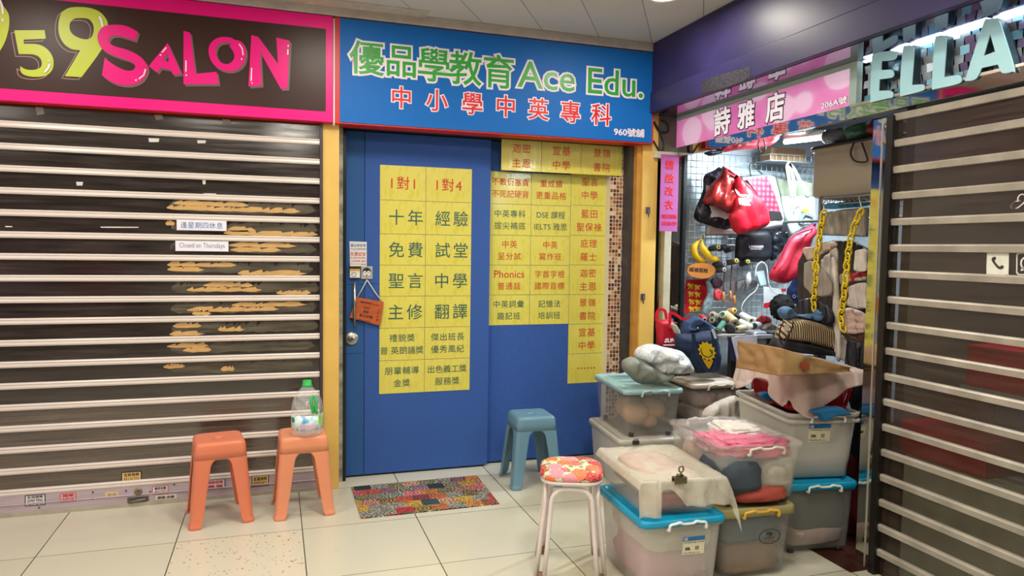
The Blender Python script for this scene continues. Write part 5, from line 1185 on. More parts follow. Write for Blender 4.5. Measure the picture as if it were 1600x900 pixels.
for x in (958, 998): obj('ring_print', MB().tube([at3(KB, x+11*math.cos(t), 598+13*math.sin(t), 4.185) for t in [i*math.tau/14 for i in range(14)]], .0016, 6, True), whv, nv)
tag(obj('fur_pompom', blob(at3(KB, 855, 690, 4.1), (.08, .07, .085), 60, .22, .95, n=30, m=40, freq=5), mat('black_fur', '#0c0b0d', .95, bump=1., bscale=90), None), 'black fluffy fur ball resting above the striped handbag', 'pompom')
# cones stored on the grid pegs
def cone(label, a, b, col, core, r0=.026, r1=.016, group='thread cones'):
    a, b = Vector(a), Vector(b); ax = b-a; l = ax.length
    o = tag(obj('thread_cone', MB().lathe([(r0*.6, 0), (r0, .002), (r0*.98, l*.1), (r1*1.1, l*.9), (r1*.8, l)], a, 18, ax), mat('thread_'+col.strip('#'), col, .7, bump=.4, bscale=60, stretch=(.3, .3, 3)), None), label, 'thread cone', group)
    obj('core', MB().lathe([(r0*.45, -.004), (r0*.62, -.006), (r0*.66, -.001), (r0*.66, .003), (r0*.3, .003), (r0*.3, -.002), (r0*.45, -.004)], a, 14, ax), mat('core_'+core.strip('#'), core, .5), o)
    obj('bore', MB().lathe([(r0*.42, -.0045), (0, -.004)], a, 12, ax), dark, o); return o
for lab, x, y, dx, dy, col, core in (
    ('dark grey thread cone with yellow core on the grid above the other pegs', 330, 192, -70, 14, '#3a3b45', '#c9b53a'), ('black thread cone right of the yellow cored one on the top peg row', 385, 190, -50, 16, '#1f2026', '#2c2c30'),
    ('charcoal thread cone at the top row end beside the black drawstring bag', 450, 202, -60, 18, '#35353b', '#6a6a70'), ('brown grey thread cone with yellow core under the black drawstring bag corner', 480, 305, -70, 16, '#5b5348', '#cdbb2e'),
    ('black thread cone with bright yellow core under the black drawstring bag', 575, 312, -60, 20, '#26262b', '#d2c42c'), ('slate thread cone on the grid near the oval plaque, upper', 380, 328, -90, 12, '#3b4150', '#8a8d90'), ('slate thread cone on the grid near the oval plaque, lower', 378, 378, -80, 4, '#3d4150', '#c5b4b4')):
    a = at3(KB, x, y, 4.44); b = at3(KB, x+dx, y+dy, 4.56); cone(lab, a, b, col, core, .021, .02, 'thread cones on the grid')
# decorations and tools on the grid
PG = planeY(4.60)
rp = pshape('red_poster', [[(62, 462), (245, 455), (230, 690), (45, 745)]], PG, mat('poster_red', '#b0141f', .5), None, 0, ext=.001, **KB); tag(rp, 'red card with yellow cut-out pattern hanging on the grid', 'card')
yl = mat('cut_yellow', '#d3b32c', .5)
for x0, y0 in ((80, 490), (135, 500), (85, 555), (140, 560), (90, 620), (145, 625), (90, 680), (140, 680)):
    L_ = [(x0, y0), (x0+16, y0), (x0+16, y0+10), (x0+44, y0+6), (x0+44, y0+18), (x0+30, y0+20), (x0+40, y0+40), (x0+26, y0+44), (x0+18, y0+24), (x0+12, y0+46), (x0, y0+46), (x0+6, y0+24), (x0-6, y0+22), (x0-6, y0+10)]
    pshape('cut_figure', [L_], PG, yl, rp, .002, **KB)
bag('pouch', 'clear pouch of grey cords hanging beside the red card', 'pouch', [(225, 470), (275, 500), (285, 600), (245, 745), (190, 745), (200, 660), (240, 570)], planeY(4.54), .02, mat('pouch_film', '#6f7f84', .25, var=.5, scale=30), seed=15, **KB)
bag('pouch', 'round red and pink pouch clipped to the grid', 'pouch', [(290, 560), (325, 535), (355, 560), (355, 610), (320, 635), (290, 610)], planeY(4.55), .02, mat('pouch_red', '#c03a3f', .5, var=.4, scale=40), seed=16, **KB)
bag('pouch', 'dark printed pouch on the grid above the scissors', 'pouch', [(270, 455), (350, 450), (355, 520), (280, 525)], planeY(4.57), .02, mat('pouch_dark', '#4a2f3a', .5, var=.5, scale=40), seed=17, **KB)
wood = mat('tool_wood', '#a5703f', .5, var=.15)
for lab, x, y0, y1 in (('wooden handled tool with long brown strap, nearest the red pouch', 372, 390, 610), ('wooden handled tool with long red brown strap, in the middle', 430, 330, 600), ('wooden handled tool with short strap next to the calendar sheet', 462, 480, 640)):
    t = thing('hand_tool', lab, 'tool', tuple(at3(KB, x, y1, 4.52)), 0, 'tools on the grid')
    obj('strap', MB().tube([at3(KB, x+12, y0, 4.55), at3(KB, x+2, (y0+y1)/2, 4.53), at3(KB, x, y1-40, 4.52)], .005, 6), mat('strap_leather', '#5a211d', .6), t)
    obj('grip', MB().tube([at3(KB, x, y1-50, 4.52), at3(KB, x, y1-20, 4.52), at3(KB, x, y1+20, 4.52), at3(KB, x, y1+34, 4.52)], [.007, .012, .014, .006], 12), wood, t)
hb_ = thing('hook_bulb', 'white plastic hook with a pale blue tag in the middle of the grid', 'hook', tuple(at3(KB, 640, 440, 4.5)))
obj('bulb', MB().tube([at3(KB, 585, 400, 4.5), at3(KB, 580, 440, 4.5), at3(KB, 578, 480, 4.5), at3(KB, 580, 498, 4.5)], [.008, .02, .022, .01], 12), mat('bulb_white', '#ccd3d5', .3), hb_)
pshape('tag', [[(640, 392), (705, 386), (728, 500), (680, 510)]], planeY(4.49), mat('tag_blue', '#b9d3e0', .5), hb_, 0, ext=.002, **KB)
cb_ = tag(obj('power_cord', MB().tube(smooth_path([at3(KB, x, y, 4.46) for x, y in ((635, 440), (645, 360), (675, 320), (700, 318), (728, 350), (740, 430), (750, 500), (780, 555), (830, 580))], 5), .0045, 8).tube(smooth_path([at3(KB, x, y, 4.47) for x, y in ((660, 500), (640, 550), (570, 610), (525, 680), (540, 740), (640, 780))], 5), .0035, 8), mat('cord_white', '#d5d8d8', .4), None), 'white power cord looping over the grid', 'cord')
cal = pshape('calendar_sheet', [[(705, 515), (850, 540), (852, 640), (705, 662)]], planeY(4.58), mat('calendar_white', '#ccd0d2', .5), None, 0, ext=.001, **KB); tag(cal, 'white sheet with red bands hanging low on the grid', 'paper sheet')
pshape('red_band', [[(708, 656), (795, 642), (795, 688), (708, 697)]], planeY(4.575), redm, cal, 0, **KB); pshape('red_band', [[(850, 537), (890, 533), (890, 560), (855, 560)]], planeY(4.575), redm, cal, 0, **KB)
for lab, pts in (('bundle of grey strips hanging under the white hook', [(560, 455), (650, 470), (640, 520), (540, 560)]), ('pale plastic strips hanging beside the tools', [(480, 470), (560, 450), (530, 520), (470, 560)])):
    bag('strip_bundle', lab, 'strips', pts, planeY(4.56), .02, mat('strip_grey', '#77777c', .5, var=.6, scale=50), sm=False, **KB)

# --- work table with thread cones
tt = thing('work_table', 'grey topped work table loaded with thread cones', 'table', (3.2, 4.36, 0))
obj('table_top', MB().box((2.80, 4.10, .895), (3.75, 4.60, .925)), mat('table_grey', '#8d8a84', .5, bump=.1), tt, bevel=.004)
for x in (2.95, 3.70):
    for y in (4.14, 4.56): obj('leg', MB().box((x-.02, y-.02, 0), (x+.02, y+.02, .895)), dark, tt)
CZ = .93
def tcone(label, x0, y0, x1, y1, col, core, r0=.028, r1=.015, Y0=4.2, Y1=4.3):
    a, b = at3(KE, x0, y0, Y0), at3(KE, x1, y1, Y1); cone(label, a, b, col, core, r0, r1, 'thread cones piled on the work table')
for args in (('beige thread cone with its open end up, nearest the jeans', 645, 158, 745, 225, '#8f8676', '#b9b59a', .03, .02), ('dark blue thread cone under the beige one near the jeans', 640, 210, 700, 265, '#2c3a55', '#b5ae5f', .03, .02, 4.17, 4.3),
    ('cream thread cone with a teal core', 755, 145, 805, 245, '#c2b48e', '#3f7f86', .028, .022, 4.19, 4.24), ('tall tan thread cone leaning with its narrow tip up', 885, 240, 795, 115, '#b3a47c', '#8a8062', .034, .012, 4.16, 4.26),
    ('peach thread spool with bright yellow end on top of the pile', 885, 108, 815, 118, '#d69a6c', '#d6c22e', .022, .019, 4.24, 4.3), ('black thread cone behind the tan one', 900, 200, 950, 130, '#1c1d21', '#2a2a2c', .035, .02, 4.3, 4.34),
    ('white thread cone with yellow core at the pile centre', 1062, 212, 955, 160, '#c5ccd2', '#c9c26a', .025, .027, 4.18, 4.3), ('pale thread cone with cream core behind the white ones', 1118, 220, 1010, 190, '#a9b3b8', '#cfc79a', .024, .02, 4.26, 4.34),
    ('white thread cone lying low and pointing to the red spools', 1068, 295, 925, 222, '#ccd0cf', '#b7b5a8', .026, .022, 4.15, 4.2), ('beige thread cone lying at the front edge with olive core', 912, 302, 1055, 275, '#b5ab90', '#a8a05a', .019, .026, 4.13, 4.2),
    ('lilac grey thread cone with black core facing out', 1100, 272, 1180, 262, '#aeb0bd', '#26272c', .03, .024, 4.14, 4.28), ('dark grey thread cone lying in the pile middle', 825, 290, 900, 270, '#3d3f4a', '#1f2024', .034, .026, 4.15, 4.28),
    ('green and white thread spool standing at the front of the pile', 700, 322, 768, 232, '#3d6f5c', '#9fb8a8', .02, .019, 4.13, 4.17), ('red thread spool lying at the far end of the pile', 1180, 195, 1250, 215, '#c1182c', '#8f1826', .026, .024, 4.2, 4.26), ('orange thread spool against the red one', 1150, 215, 1185, 205, '#c46a22', '#7a3a1a', .024, .024, 4.22, 4.28),
    ('red and white thread spool between jeans and beige cone', 560, 205, 530, 175, '#a82430', '#cfc4c0', .024, .02, 4.2, 4.3)): tcone(*args)
bag('fabric_scraps', 'heap of grey fabric scraps beside the lilac cone', 'cloth', [(1160, 300), (1200, 255), (1260, 240), (1330, 280), (1330, 320), (1200, 325)], planeY(4.2), .04, mat('scraps', '#8a847c', .8, var=.6, scale=40, bump=.5), wr=.6, freq=20, seed=18, **KE)
# things below and in front of the table top
for i in range(5):
    z0 = .64+.043*i
    bx = thing('pattern_box', ('lowest pale blue box of the small stack beside the navy tote', 'second lowest pale blue box of the small stack', 'middle pale blue box of the small stack', 'second highest pale blue box of the small stack', 'topmost pale blue box of the small stack under the table')[i], 'box', (3.0, 4.0, z0), 0, 'stacked pale blue boxes')
    obj('base', MB().box((2.945, 3.98, z0), (3.09+.004*(i % 2), 4.08, z0+.026)), mat('box_blue', '#9fb4c4', .5), bx, bevel=.002); obj('lid', MB().box((2.942, 3.977, z0+.026), (3.093+.004*(i % 2), 4.083, z0+.041)), mat('box_lid_pale', '#c3d0d8', .5), bx, bevel=.002)
tag(obj('low_stand', MB().box((2.95, 3.95, 0), (3.35, 4.09, .60)).box((2.935, 3.93, .60), (3.37, 4.095, .638)), mat('stand_dark', '#34302c', .6), None, bevel=.004), 'dark low stand under the pale blue boxes', 'stand')
q = [at3(KE, *p, 3.96) for p in ((715, 735), (800, 760), (820, 740), (720, 695))]
tag(obj('tray', MB().box((2.90, 3.78, .60), (3.12, 3.915, .64)).box((2.905, 3.785, .64), (3.115, 3.91, .652)), mat('tray_blue', '#b5c6cf', .5), None, bevel=.003), 'pale tray in front of the stacked blue boxes', 'tray')
tag(obj('card_box', MB().box((2.93, 3.72, .33), (3.12, 3.93, .598)), mat('orange_card', '#a8692c', .6), None, bevel=.003), 'orange brown card box under the pale tray', 'box')
tag(obj('stool_box', MB().box((2.93, 3.70, 0), (3.14, 3.93, .328)), mat('stand_dark', '#34302c'), None, bevel=.004), 'dark crate under the orange brown card box', 'crate')
tb2 = thing('tablet', 'white tablet in a navy cover leaning under the table edge', 'tablet', tuple(at3(KE, 950, 560, 3.95)))
Mt = planeY(3.96)
shape('cover', [[onp(Mt, 1020+x*.1444, 470+y*.1444) for x, y in ((808, 388), (850, 392), (900, 640), (862, 650))]], Mt, mat('cover_navy', '#23284a', .5), tb2, 0, .006)
shape('screen', [[onp(Mt, 1020+x*.1444, 470+y*.1444) for x, y in ((845, 398), (920, 378), (1115, 372), (1118, 600), (900, 640))]], Mt, mat('tablet_white', '#cfcfe0', .25), tb2, .008, .004)
sm_ = thing('sewing_machine', 'silver sewing machine end with a bright plate under the thread cones', 'sewing machine', tuple(at3(KE, 1150, 500, 4.0)))
a, b = at3(KE, 1080, 330, 4.0), at3(KE, 1225, 500, 4.0)
obj('head', MB().box((a.x, 3.98, b.z), (b.x, 4.09, a.z)), mat('machine_silver', '#a9b0ba', .3, metal=.6), sm_, bevel=.02)
obj('plate', MB().box((a.x-.01, 3.955, a.z-.045), (a.x+.13, 3.985, a.z-.02)), mat('plate_bright', '#d8dde6', .2, metal=.5), sm_, bevel=.003)
obj('knob', MB().lathe([(.018, 0), (.018, .02), (.012, .025), (0, .025)], (a.x+.10, 3.975, a.z-.10), 16, (0, -1, 0)), mat('knob_brown', '#5c3b2c', .5), sm_); obj('foot', MB().box((a.x+.02, 3.985, .639), (b.x-.02, 4.08, b.z)), dark, sm_)
tag(obj('toolbox', MB().box((b.x+.015, 3.96, .639), (b.x+.20, 4.09, a.z-.005)).box((b.x+.01, 3.955, a.z-.035), (b.x+.205, 4.09, a.z-.025)), mat('toolbox_grey', '#34353a', .4), None, bevel=.006), 'dark grey tool box beside the silver sewing machine', 'box')

# --- bags on the back boxes
Pn = planeY(4.06)
sb_ = bag('tote_bag', 'red carrier bag with white print and red straps beside the yellow pillar', 'bag', [(28, 205), (200, 200), (250, 300), (268, 520), (45, 490), (35, 330)], planeY(4.25), .05, clothm('#b8142a', .6), sm=False, wr=.15, seed=20, **KE)
Ps = planeY(4.197); x0, z0 = onp(Ps, 1020+128*.1444, 470+452*.1444); x1, z1 = onp(Ps, 1020+245*.1444, 470+408*.1444)
text('lettering', 'SUN', Ps, whv, sb_, box=(x0, z0, x1, z1), lift=.002, offset=.04, shear=.15)
shape('print_line', [[(x0-.01, z0-.02), (x1, z0-.022), (x1, z0-.014), (x0-.01, z0-.012)]], Ps, whv, sb_, .002)
for pts in ([(40, 215), (45, 130), (80, 95), (130, 110), (150, 200)], [(185, 300), (185, 190), (190, 130), (250, 150), (330, 200), (410, 180)]):
    P_ = planeY(4.19); pshape('handle', [stroke([(p.x, p.y) for p in smooth_path([(x, y, 0) for x, y in pts], 5)], 30)], P_, redm2, sb_, 0, ext=.002, **KE)
tag(obj('support_box', MB().box((2.48, 4.235, .638), (2.69, 4.41, .70)), mat('stand_dark', '#34302c'), None, bevel=.004), 'dark box hidden beneath the red carrier bag', 'box')
nt = bag('tote_bag', 'navy denim tote with a yellow sun emblem on the beige lid', 'bag', [(245, 370), (430, 350), (640, 322), (690, 420), (715, 640), (690, 768), (600, 778), (430, 768), (345, 600), (250, 510)], planeY(4.06), .075, mat('navy_denim', '#182642', .8, var=.15, bump=.3, bscale=90), wr=.22, seed=21, **KE)
Py_ = planeY(3.975); ye = mat('emblem_yellow', '#e0bf1d', .5, var=.03); bl = mat('emblem_line', '#2a2410', .6)
cx, cy = 585, 545
rays = []
for i in range(36):
    t = i*math.tau/36; r = 1.0 if i % 3 else 1.22; rays.append((cx+82*r*math.cos(t), cy+88*r*math.sin(t)+.25*82*math.cos(t)))
pshape('sun_emblem', [rays], Py_, ye, nt, .001, **KE)
pshape('emblem_ring', [stroke([(cx+62*math.cos(t)-5, cy+62*math.sin(t)+15*math.cos(t)) for t in [-.4+i*.2 for i in range(20)]], 9)], Py_, bl, nt, .003, **KE)
pshape('emblem_tail', [smooth_loop([(540, 630), (600, 650), (650, 640), (630, 700), (605, 735), (570, 690)], 4)], Py_, mat('emblem_ochre', '#cf9c1f', .5), nt, .002, **KE)
for pts in ([(440, 355), (455, 480), (500, 620), (560, 720), (600, 760)], [(645, 330), (670, 450), (690, 600), (670, 720), (640, 770)]):
    pshape('strap', [stroke(pts, 40)], Py_, mat('navy_strap', '#1b2b4a', .8), nt, -.004, ext=.002, **KE)
text('print', '▬▬▬▬', Py_, ye, nt, box=(*onp(Py_, 1020+470*.1444, 470+712*.1444), *onp(Py_, 1020+560*.1444, 470+704*.1444)), lift=.002, rot=-.45) if False else None
dn = mat('denim', '#2c3f63', .85, var=.25, scale=30, bump=.4, bscale=120)
jn = bag('jeans', 'folded dark blue jeans sticking out of the navy tote', 'jeans', [(300, 350), (330, 230), (380, 200), (450, 162), (530, 200), (605, 240), (650, 325), (500, 350), (340, 372)], planeY(4.13), .06, dn, wr=.5, freq=14, skew=(.6, 2), seed=22, **KE)
obj('button', MB().lathe([(.008, 0), (.008, .004), (0, .006)], at3(KE, 487, 300, 4.06), 12, (0, -1, 0)), hd, jn)
pshape('paper_tag', [[(632, 308), (660, 302), (692, 405), (668, 412)]], planeY(3.97), mat('tag_white', '#c9d8e2', .5), nt, 0, ext=.001, **KE)
bag('white_cloth', 'cream cloth bundle between the red carrier and the jeans', 'cloth', [(195, 250), (230, 250), (275, 310), (285, 360), (240, 350)], planeY(4.12), .03, clothm('#b9b3a6', .8), **KE)
g = NT('white_film'); g.b.inputs['Base Color'].default_value = (*lin('#dfe4e6'), 1); g.b.inputs['Roughness'].default_value = .28; g.b.inputs['Alpha'].default_value = .86
nz = g.n('ShaderNodeTexNoise', i_Scale=16.0, i_Detail=5.0); g.l(g.co(scale=(1, 1, .6)), nz.inputs['Vector']); g.bump(nz.outputs[0], .8, .04); wfilm = g.m
bag('plastic_bag', 'white translucent plastic bag slumped over the teal lid', 'bag', [(410, 340), (425, 290), (500, 258), (560, 262), (600, 275), (740, 310), (780, 370), (815, 450), (760, 468), (700, 470), (590, 470), (540, 430), (450, 380)], planeY(3.96), .10, wfilm, R=.09, wr=.7, freq=15, fold=.012, ff=60, fd=(.8, .7), seed=23, **KC)
bag('cloth_bag', 'grey green folded bag slumped under the white plastic bag', 'bag', [(320, 385), (345, 362), (400, 350), (520, 400), (640, 470), (700, 470), (640, 520), (560, 542), (440, 536), (370, 480), (325, 430)], planeY(3.92), .07, clothm('#7f8478', .6), R=.07, fold=.008, ff=55, fd=(.7, .8), wr=.6, freq=10, seed=24, **KC)
bag('tote_bag', 'white cloth bag with dark stripes squeezed behind the pink fabric tub', 'bag', [(-10, 560), (60, 500), (215, 440), (235, 520), (232, 600), (100, 600), (0, 600)], planeY(3.5), .05, clothm('#b9b3aa', .7), wr=.5, freq=12, skew=(2, .6), seed=25, **KF)

# --- wire shelf with the big frosted box
ws = thing('wire_shelf', 'steel wire shelf unit behind the mirror post', 'shelf', (3.15, 3.05, 0))
chrome = mat('chrome_wire', '#9b9a92', .3, metal=.85)
for x in (2.93, 3.34):
    for y in (2.74, 3.33): obj('post', MB().tube([(x, y, 0), (x, y, 1.80)], .0125, 12), chrome, ws)
def deck(z):
    for x in (2.93, 3.34):
        for dz in (0, -.035): obj('rail', MB().tube([(x, 2.74, z+dz), (x, 3.33, z+dz)], .004, 8), chrome, ws)
        obj('truss', MB().tube([(x, 2.74+.59*i/30, z-(.035 if i % 2 else 0)) for i in range(31)], .0025, 6), chrome, ws)
    for i in range(15): obj('deck_wire', MB().tube([(2.93, 2.76+.04*i, z), (3.34, 2.76+.047*i, z)], .0022, 6), chrome, ws)
    for y in (2.74, 3.33): obj('rail', MB().tube([(2.93, y, z), (3.34, y, z)], .004, 8), chrome, ws)
deck(1.785)
big = storage_box('large frosted tan box on top of the wire shelf', (3.13, 3.155, 1.792), R_(-90), .62, .36, .30, frost('tan_frost', '#a59b88', .72, .35), mat('lid_dark', '#2a2c36', .4), None, lid_h=.02, taper=.95)
obj('cord_loop', MB().tube(smooth_path([at3x(KS, x, y, 2.93) for x, y in ((310, 128), (290, 190), (310, 235), (350, 248), (392, 240), (380, 190), (358, 130))], 5), .005, 8), ink, big)
tag(obj('box_contents', blob((3.13, 3.14, 1.94), (.12, .22, .10), 61, .2, .5), mat('inner_tan', '#8d8068', .7, var=.3), None), 'tan goods inside the large frosted box', 'goods')
for lab, y, c in (('rolled red cloth in plastic film lying on the large frosted box', 3.0, '#7d2a36'), ('rolled green cloth in plastic film lying on the large frosted box', 3.16, '#3f6b52'), ('rolled grey cloth in plastic film lying on the large frosted box', 3.32, '#6f7a80')):
    tag(obj('cloth_roll', blob((3.06, y, 2.14+.0), (.11, .085, .05), 62+int(y*10), .15, .7), mat('roll_'+c[1:], c, .2, var=.4, scale=8, bump=.3), None), lab, 'cloth roll', 'cloth rolls in film')
cr = thing('storage_crate', 'black lidded crate on the floor under the wire shelf', 'crate', (3.14, 3.03, 0))
obj('body', MB().box((2.96, 2.78, 0), (3.31, 3.29, .60)), blackm, cr, bevel=.01); obj('lid', MB().box((2.95, 2.77, .60), (3.32, 3.30, .635)), mat('lid_dark', '#2a2c36', .4), cr, bevel=.006)
bag('folded_cloth', 'dark red cloth stuffed low between the tall frosted box and the mirror post', 'cloth', [(1318, 730), (1340, 722), (1338, 860), (1322, 862)], planeX(2.92), .03, clothm('#6d1620', .7), seed=57)
# yellow plastic chains
ychain = mat('chain_yellow', '#d3b81a', .35, var=.06)
def chain(label, pts, X):
    pp = smooth_path([at3x(KS, *p[:2], X) if p[2] == 's' else at3x(KD, *p[:2], X) for p in pts], 8)
    L_ = 0; t = thing('plastic_chain', label, 'chain', tuple(pp[-1]), 0, 'yellow plastic chains'); acc = 0; step = .036; k = 0; lastp = pp[0]
    cum = [0]
    for a, b in zip(pp, pp[1:]): cum.append(cum[-1]+(b-a).length)
    s = step/2
    while s < cum[-1]:
        i = max(j for j in range(len(cum)) if cum[j] <= s); i = min(i, len(pp)-2); f = (s-cum[i])/(cum[i+1]-cum[i]); c = pp[i].lerp(pp[i+1], f); d = (pp[i+1]-pp[i]).normalized()
        side = Vector((0, 1, 0)) if k % 2 else Vector((1, 0, 0)); side = (side-d*side.dot(d)).normalized()
        if k % 2 == 0: side = (side+d.cross(side)*.45).normalized()
        ring = [c+d*(.027*math.sin(q))+side*(.0145*math.cos(q)) for q in [j*math.tau/14 for j in range(14)]]
        obj('link', MB().tube(ring, .0056, 7, True), ychain, t); s += step; k += 1
    obj('hook', MB().tube(smooth_path([pp[0], pp[0]+Vector((.0, .008, .03)), pp[0]+Vector((0, .02, .06)), pp[0]+Vector((0, .012, .075))], 3), .003, 6), chrome, t)
chain('yellow plastic chain hanging nearer the crimson sack', [(130, 550, 's'), (110, 640, 's'), (92, 760, 's'), (75, 890, 's'), (100, 150, 'd'), (85, 300, 'd'), (82, 400, 'd')], 2.89)
chain('yellow plastic chain hanging nearer the mirror steel post', [(358, 540, 's'), (320, 620, 's'), (290, 720, 's'), (265, 890, 's'), (275, 150, 'd'), (255, 330, 'd'), (240, 440, 'd'), (262, 520, 'd')], 2.89)
# hanging clothes on the shelf side, front ones first
def garment(name, label, cat, loop, X, thick, m, K=KD, **kw): return bag(name, label, cat, loop, planeX(X), thick*.6, m, 'clothes hanging under the wire shelf', **dict(dict(wr=.6, freq=13, skew=(2.4, .4), R=.008, fold=.008, res=.0075), **kw), **K)
garment('clothes_cover', 'clear grey garment bag hanging right under the wire shelf', 'garment bag', [(110, 560), (250, 535), (400, 525), (395, 705), (120, 695)], 3.1, .03, mat('cover_film', '#8f8574', .3, alpha=.9, var=.2), KS, seed=30, sm=False)
garment('folded_cloth', 'turquoise folded cloth just below the wire deck', 'cloth', [(140, 500), (260, 485), (390, 480), (390, 515), (145, 535)], 3.18, .03, clothm('#2f8fb8', .6), KS, seed=31)
lin_ = clothm('#b8ab98', .85); wh2 = clothm('#cfc6bd', .85); bg2 = clothm('#a5937f', .85)
garment('blouse', 'cream blouse hanging between the two yellow chains', 'clothes', [(110, 120), (150, 80), (215, 25), (222, 160), (215, 300), (175, 300), (120, 190)], 3.02, .025, wh2, seed=32)
garment('trousers', 'long white trouser leg hanging down to the handbag', 'clothes', [(180, 100), (212, 95), (226, 250), (232, 430), (242, 668), (205, 660), (196, 430), (186, 260)], 2.96, .02, clothm('#c9c0b4', .85), seed=33)
garment('jacket', 'beige jacket sleeve beside the nearer yellow chain', 'clothes', [(25, 30), (70, 20), (190, -10), (215, 20), (120, 70), (60, 105), (40, 90)], 2.905, .025, bg2, seed=34)
garment('linen_shirt', 'grey brown linen piece hanging behind the first yellow chain', 'clothes', [(40, 110), (110, 120), (180, 210), (175, 310), (60, 290), (30, 180)], 2.912, .025, clothm('#8a8074', .85), seed=35)
garment('skirt', 'white gathered skirt by the mirror post, upper', 'clothes', [(330, 45), (395, 38), (392, 100), (390, 160), (325, 165), (320, 100)], 2.97, .02, wh2, seed=36, skew=(4, .4))
garment('skirt', 'white gathered skirt by the mirror post, lower', 'clothes', [(300, 250), (390, 232), (388, 300), (388, 380), (285, 370), (285, 310)], 2.97, .02, clothm('#c4bab2', .85), seed=37, skew=(4, .4))
garment('scarf', 'red scarf end showing between the white skirts', 'scarf', [(290, 180), (330, 172), (392, 155), (392, 190), (340, 200), (300, 240)], 2.99, .015, clothm('#a3182a', .7), seed=38, sm=False)
garment('waistband', 'beige waistband strip across the white skirts', 'clothes', [(235, 180), (300, 178), (390, 190), (390, 220), (300, 225), (240, 250)], 3.0, .02, lin_, seed=39, sm=False)
garment('blouse', 'pale pink pleated blouse behind the second yellow chain', 'clothes', [(260, 390), (300, 380), (370, 405), (390, 440), (385, 520), (270, 530), (255, 460)], 3.0, .025, clothm('#bfa596', .85), seed=40, skew=(.6, 4))
garment('jacket', 'brown jacket edge beneath the pink blouse', 'clothes', [(290, 525), (370, 515), (378, 600), (340, 610), (280, 580)], 3.02, .025, clothm('#5a3d2c', .8), seed=41)
garment('trousers', 'black trousers hanging behind the first yellow chain end', 'clothes', [(-10, 345), (110, 325), (190, 400), (195, 470), (120, 480), (-10, 470)], 2.915, .03, blackm, seed=42)
garment('trousers', 'black trousers hanging lowest beside the basket', 'clothes', [(280, 570), (355, 590), (358, 700), (352, 900), (345, 985), (300, 985), (275, 760)], 2.95, .03, blackm, seed=43)
nl_ = garment('trousers', 'narrow black trouser leg next to the mirror post', 'clothes', [(372, 585), (408, 580), (405, 660), (398, 985), (360, 985), (366, 690)], 2.9, .022, blackm, seed=44)
t_ = at3x(KD, 390, 590, 2.9)
obj('hanger_loop', MB().tube([t_, t_+Vector((.01, 0, .1)), Vector((2.93, t_.y, 1.75))], .0035, 6), chrome, nl_)
garment('linen_shirt', 'grey checked cloth hanging beside the white trouser leg', 'clothes', [(225, 540), (270, 560), (300, 690), (260, 690), (235, 620)], 2.98, .025, clothm('#8f8a80', .85), seed=45)
garment('dark_coat', 'long dark coat hanging deep under the wire shelf', 'clothes', [(20, 60), (400, 30), (400, 640), (200, 660), (20, 480)], 3.26, .03, clothm('#3b332d', .85), seed=46)

# --- handbag, jeans, basket and paper bag at the front of the stall
tag(obj('crate', MB().box((2.72, 3.44, 0), (2.90, 3.62, .84)).box((2.70, 3.43, .84), (2.915, 3.63, .86)), mat('stand_dark', '#34302c'), None, bevel=.006), 'dark crate behind the red basket carrying the striped handbag', 'crate')
Ph = planeY(3.28)
g = NT('striped_weave'); sx = g.n('ShaderNodeSeparateXYZ'); g.l(g.co(), sx.inputs[0])
st_ = g.math('GREATER_THAN', g.math('SINE', g.math('MULTIPLY', g.math('ADD', sx.outputs[0], g.math('MULTIPLY', sx.outputs[2], .12)), 420.0)), .1)
g.l(g.mix(st_, '#c3ab84', '#2a2420'), g.b.inputs['Base Color']); g.b.inputs['Roughness'].default_value = .6
hb2 = bag('handbag', 'cream and black striped handbag with black base behind the paper bag', 'handbag', [(872, 488), (950, 474), (1050, 490), (1200, 545), (1182, 690), (1000, 640), (815, 612), (845, 540)], Ph, .07, g.m, sm=False, wr=.1, seed=50, **KG)
obj('base', puff([(820, 605), (1000, 632), (1182, 680), (1165, 720), (1000, 705), (795, 668)], planeY(3.275), .075, sm=False, wr=.1, seed=51, **KG), mat('bag_black', '#1c1c22', .5), hb2)
for pts in ([(880, 500), (858, 540), (850, 600), (868, 645), (890, 640), (905, 590), (930, 545), (938, 500)],): strap(hb2, KG, pts, 3.205, .004, ink)
pshape('tag', [[(885, 515), (912, 512), (910, 560), (880, 562)]], planeY(3.20), mat('tag_pale', '#c9c3b0', .5), hb2, 0, ext=.002, **KG)
jm = mat('light_denim', '#4a6a8c', .85, var=.25, scale=30, bump=.4, bscale=120)
bag('jeans', 'rolled mid blue jeans lying on the striped handbag', 'jeans', [(845, 440), (860, 412), (900, 405), (960, 455), (1100, 450), (1110, 505), (1000, 485), (930, 475), (870, 485)], planeY(3.29), .05, jm, wr=.4, freq=12, seed=52, **KG)
bag('jeans', 'blue jeans leg standing up beside the long white trouser leg', 'jeans', [(1070, 440), (1140, 415), (1165, 450), (1198, 500), (1195, 535), (1120, 505)], planeY(3.285), .04, jm, wr=.4, freq=12, seed=53, **KG)
bk = thing('laundry_basket', 'red plastic basket on the tall frosted box under a sheer cloth', 'basket', (2.63, 3.10, .69), R_(-10))
rbm = mat('basket_red', '#b8141e', .35, var=.05)
def ring_(w, d, z, r, h): return [rrect(w-.006, d-.006, r, z), rrect(w+.004, d+.004, r, z), rrect(w+.004, d+.004, r, z+h), rrect(w-.006, d-.006, r, z+h)]
obj('rim', MB().loft([rrect(.36, .50, .05, .185), rrect(.395, .535, .06, .187), rrect(.395, .535, .06, .20), rrect(.36, .50, .05, .204), rrect(.355, .495, .05, .20)], False, False), rbm, bk, world=False)
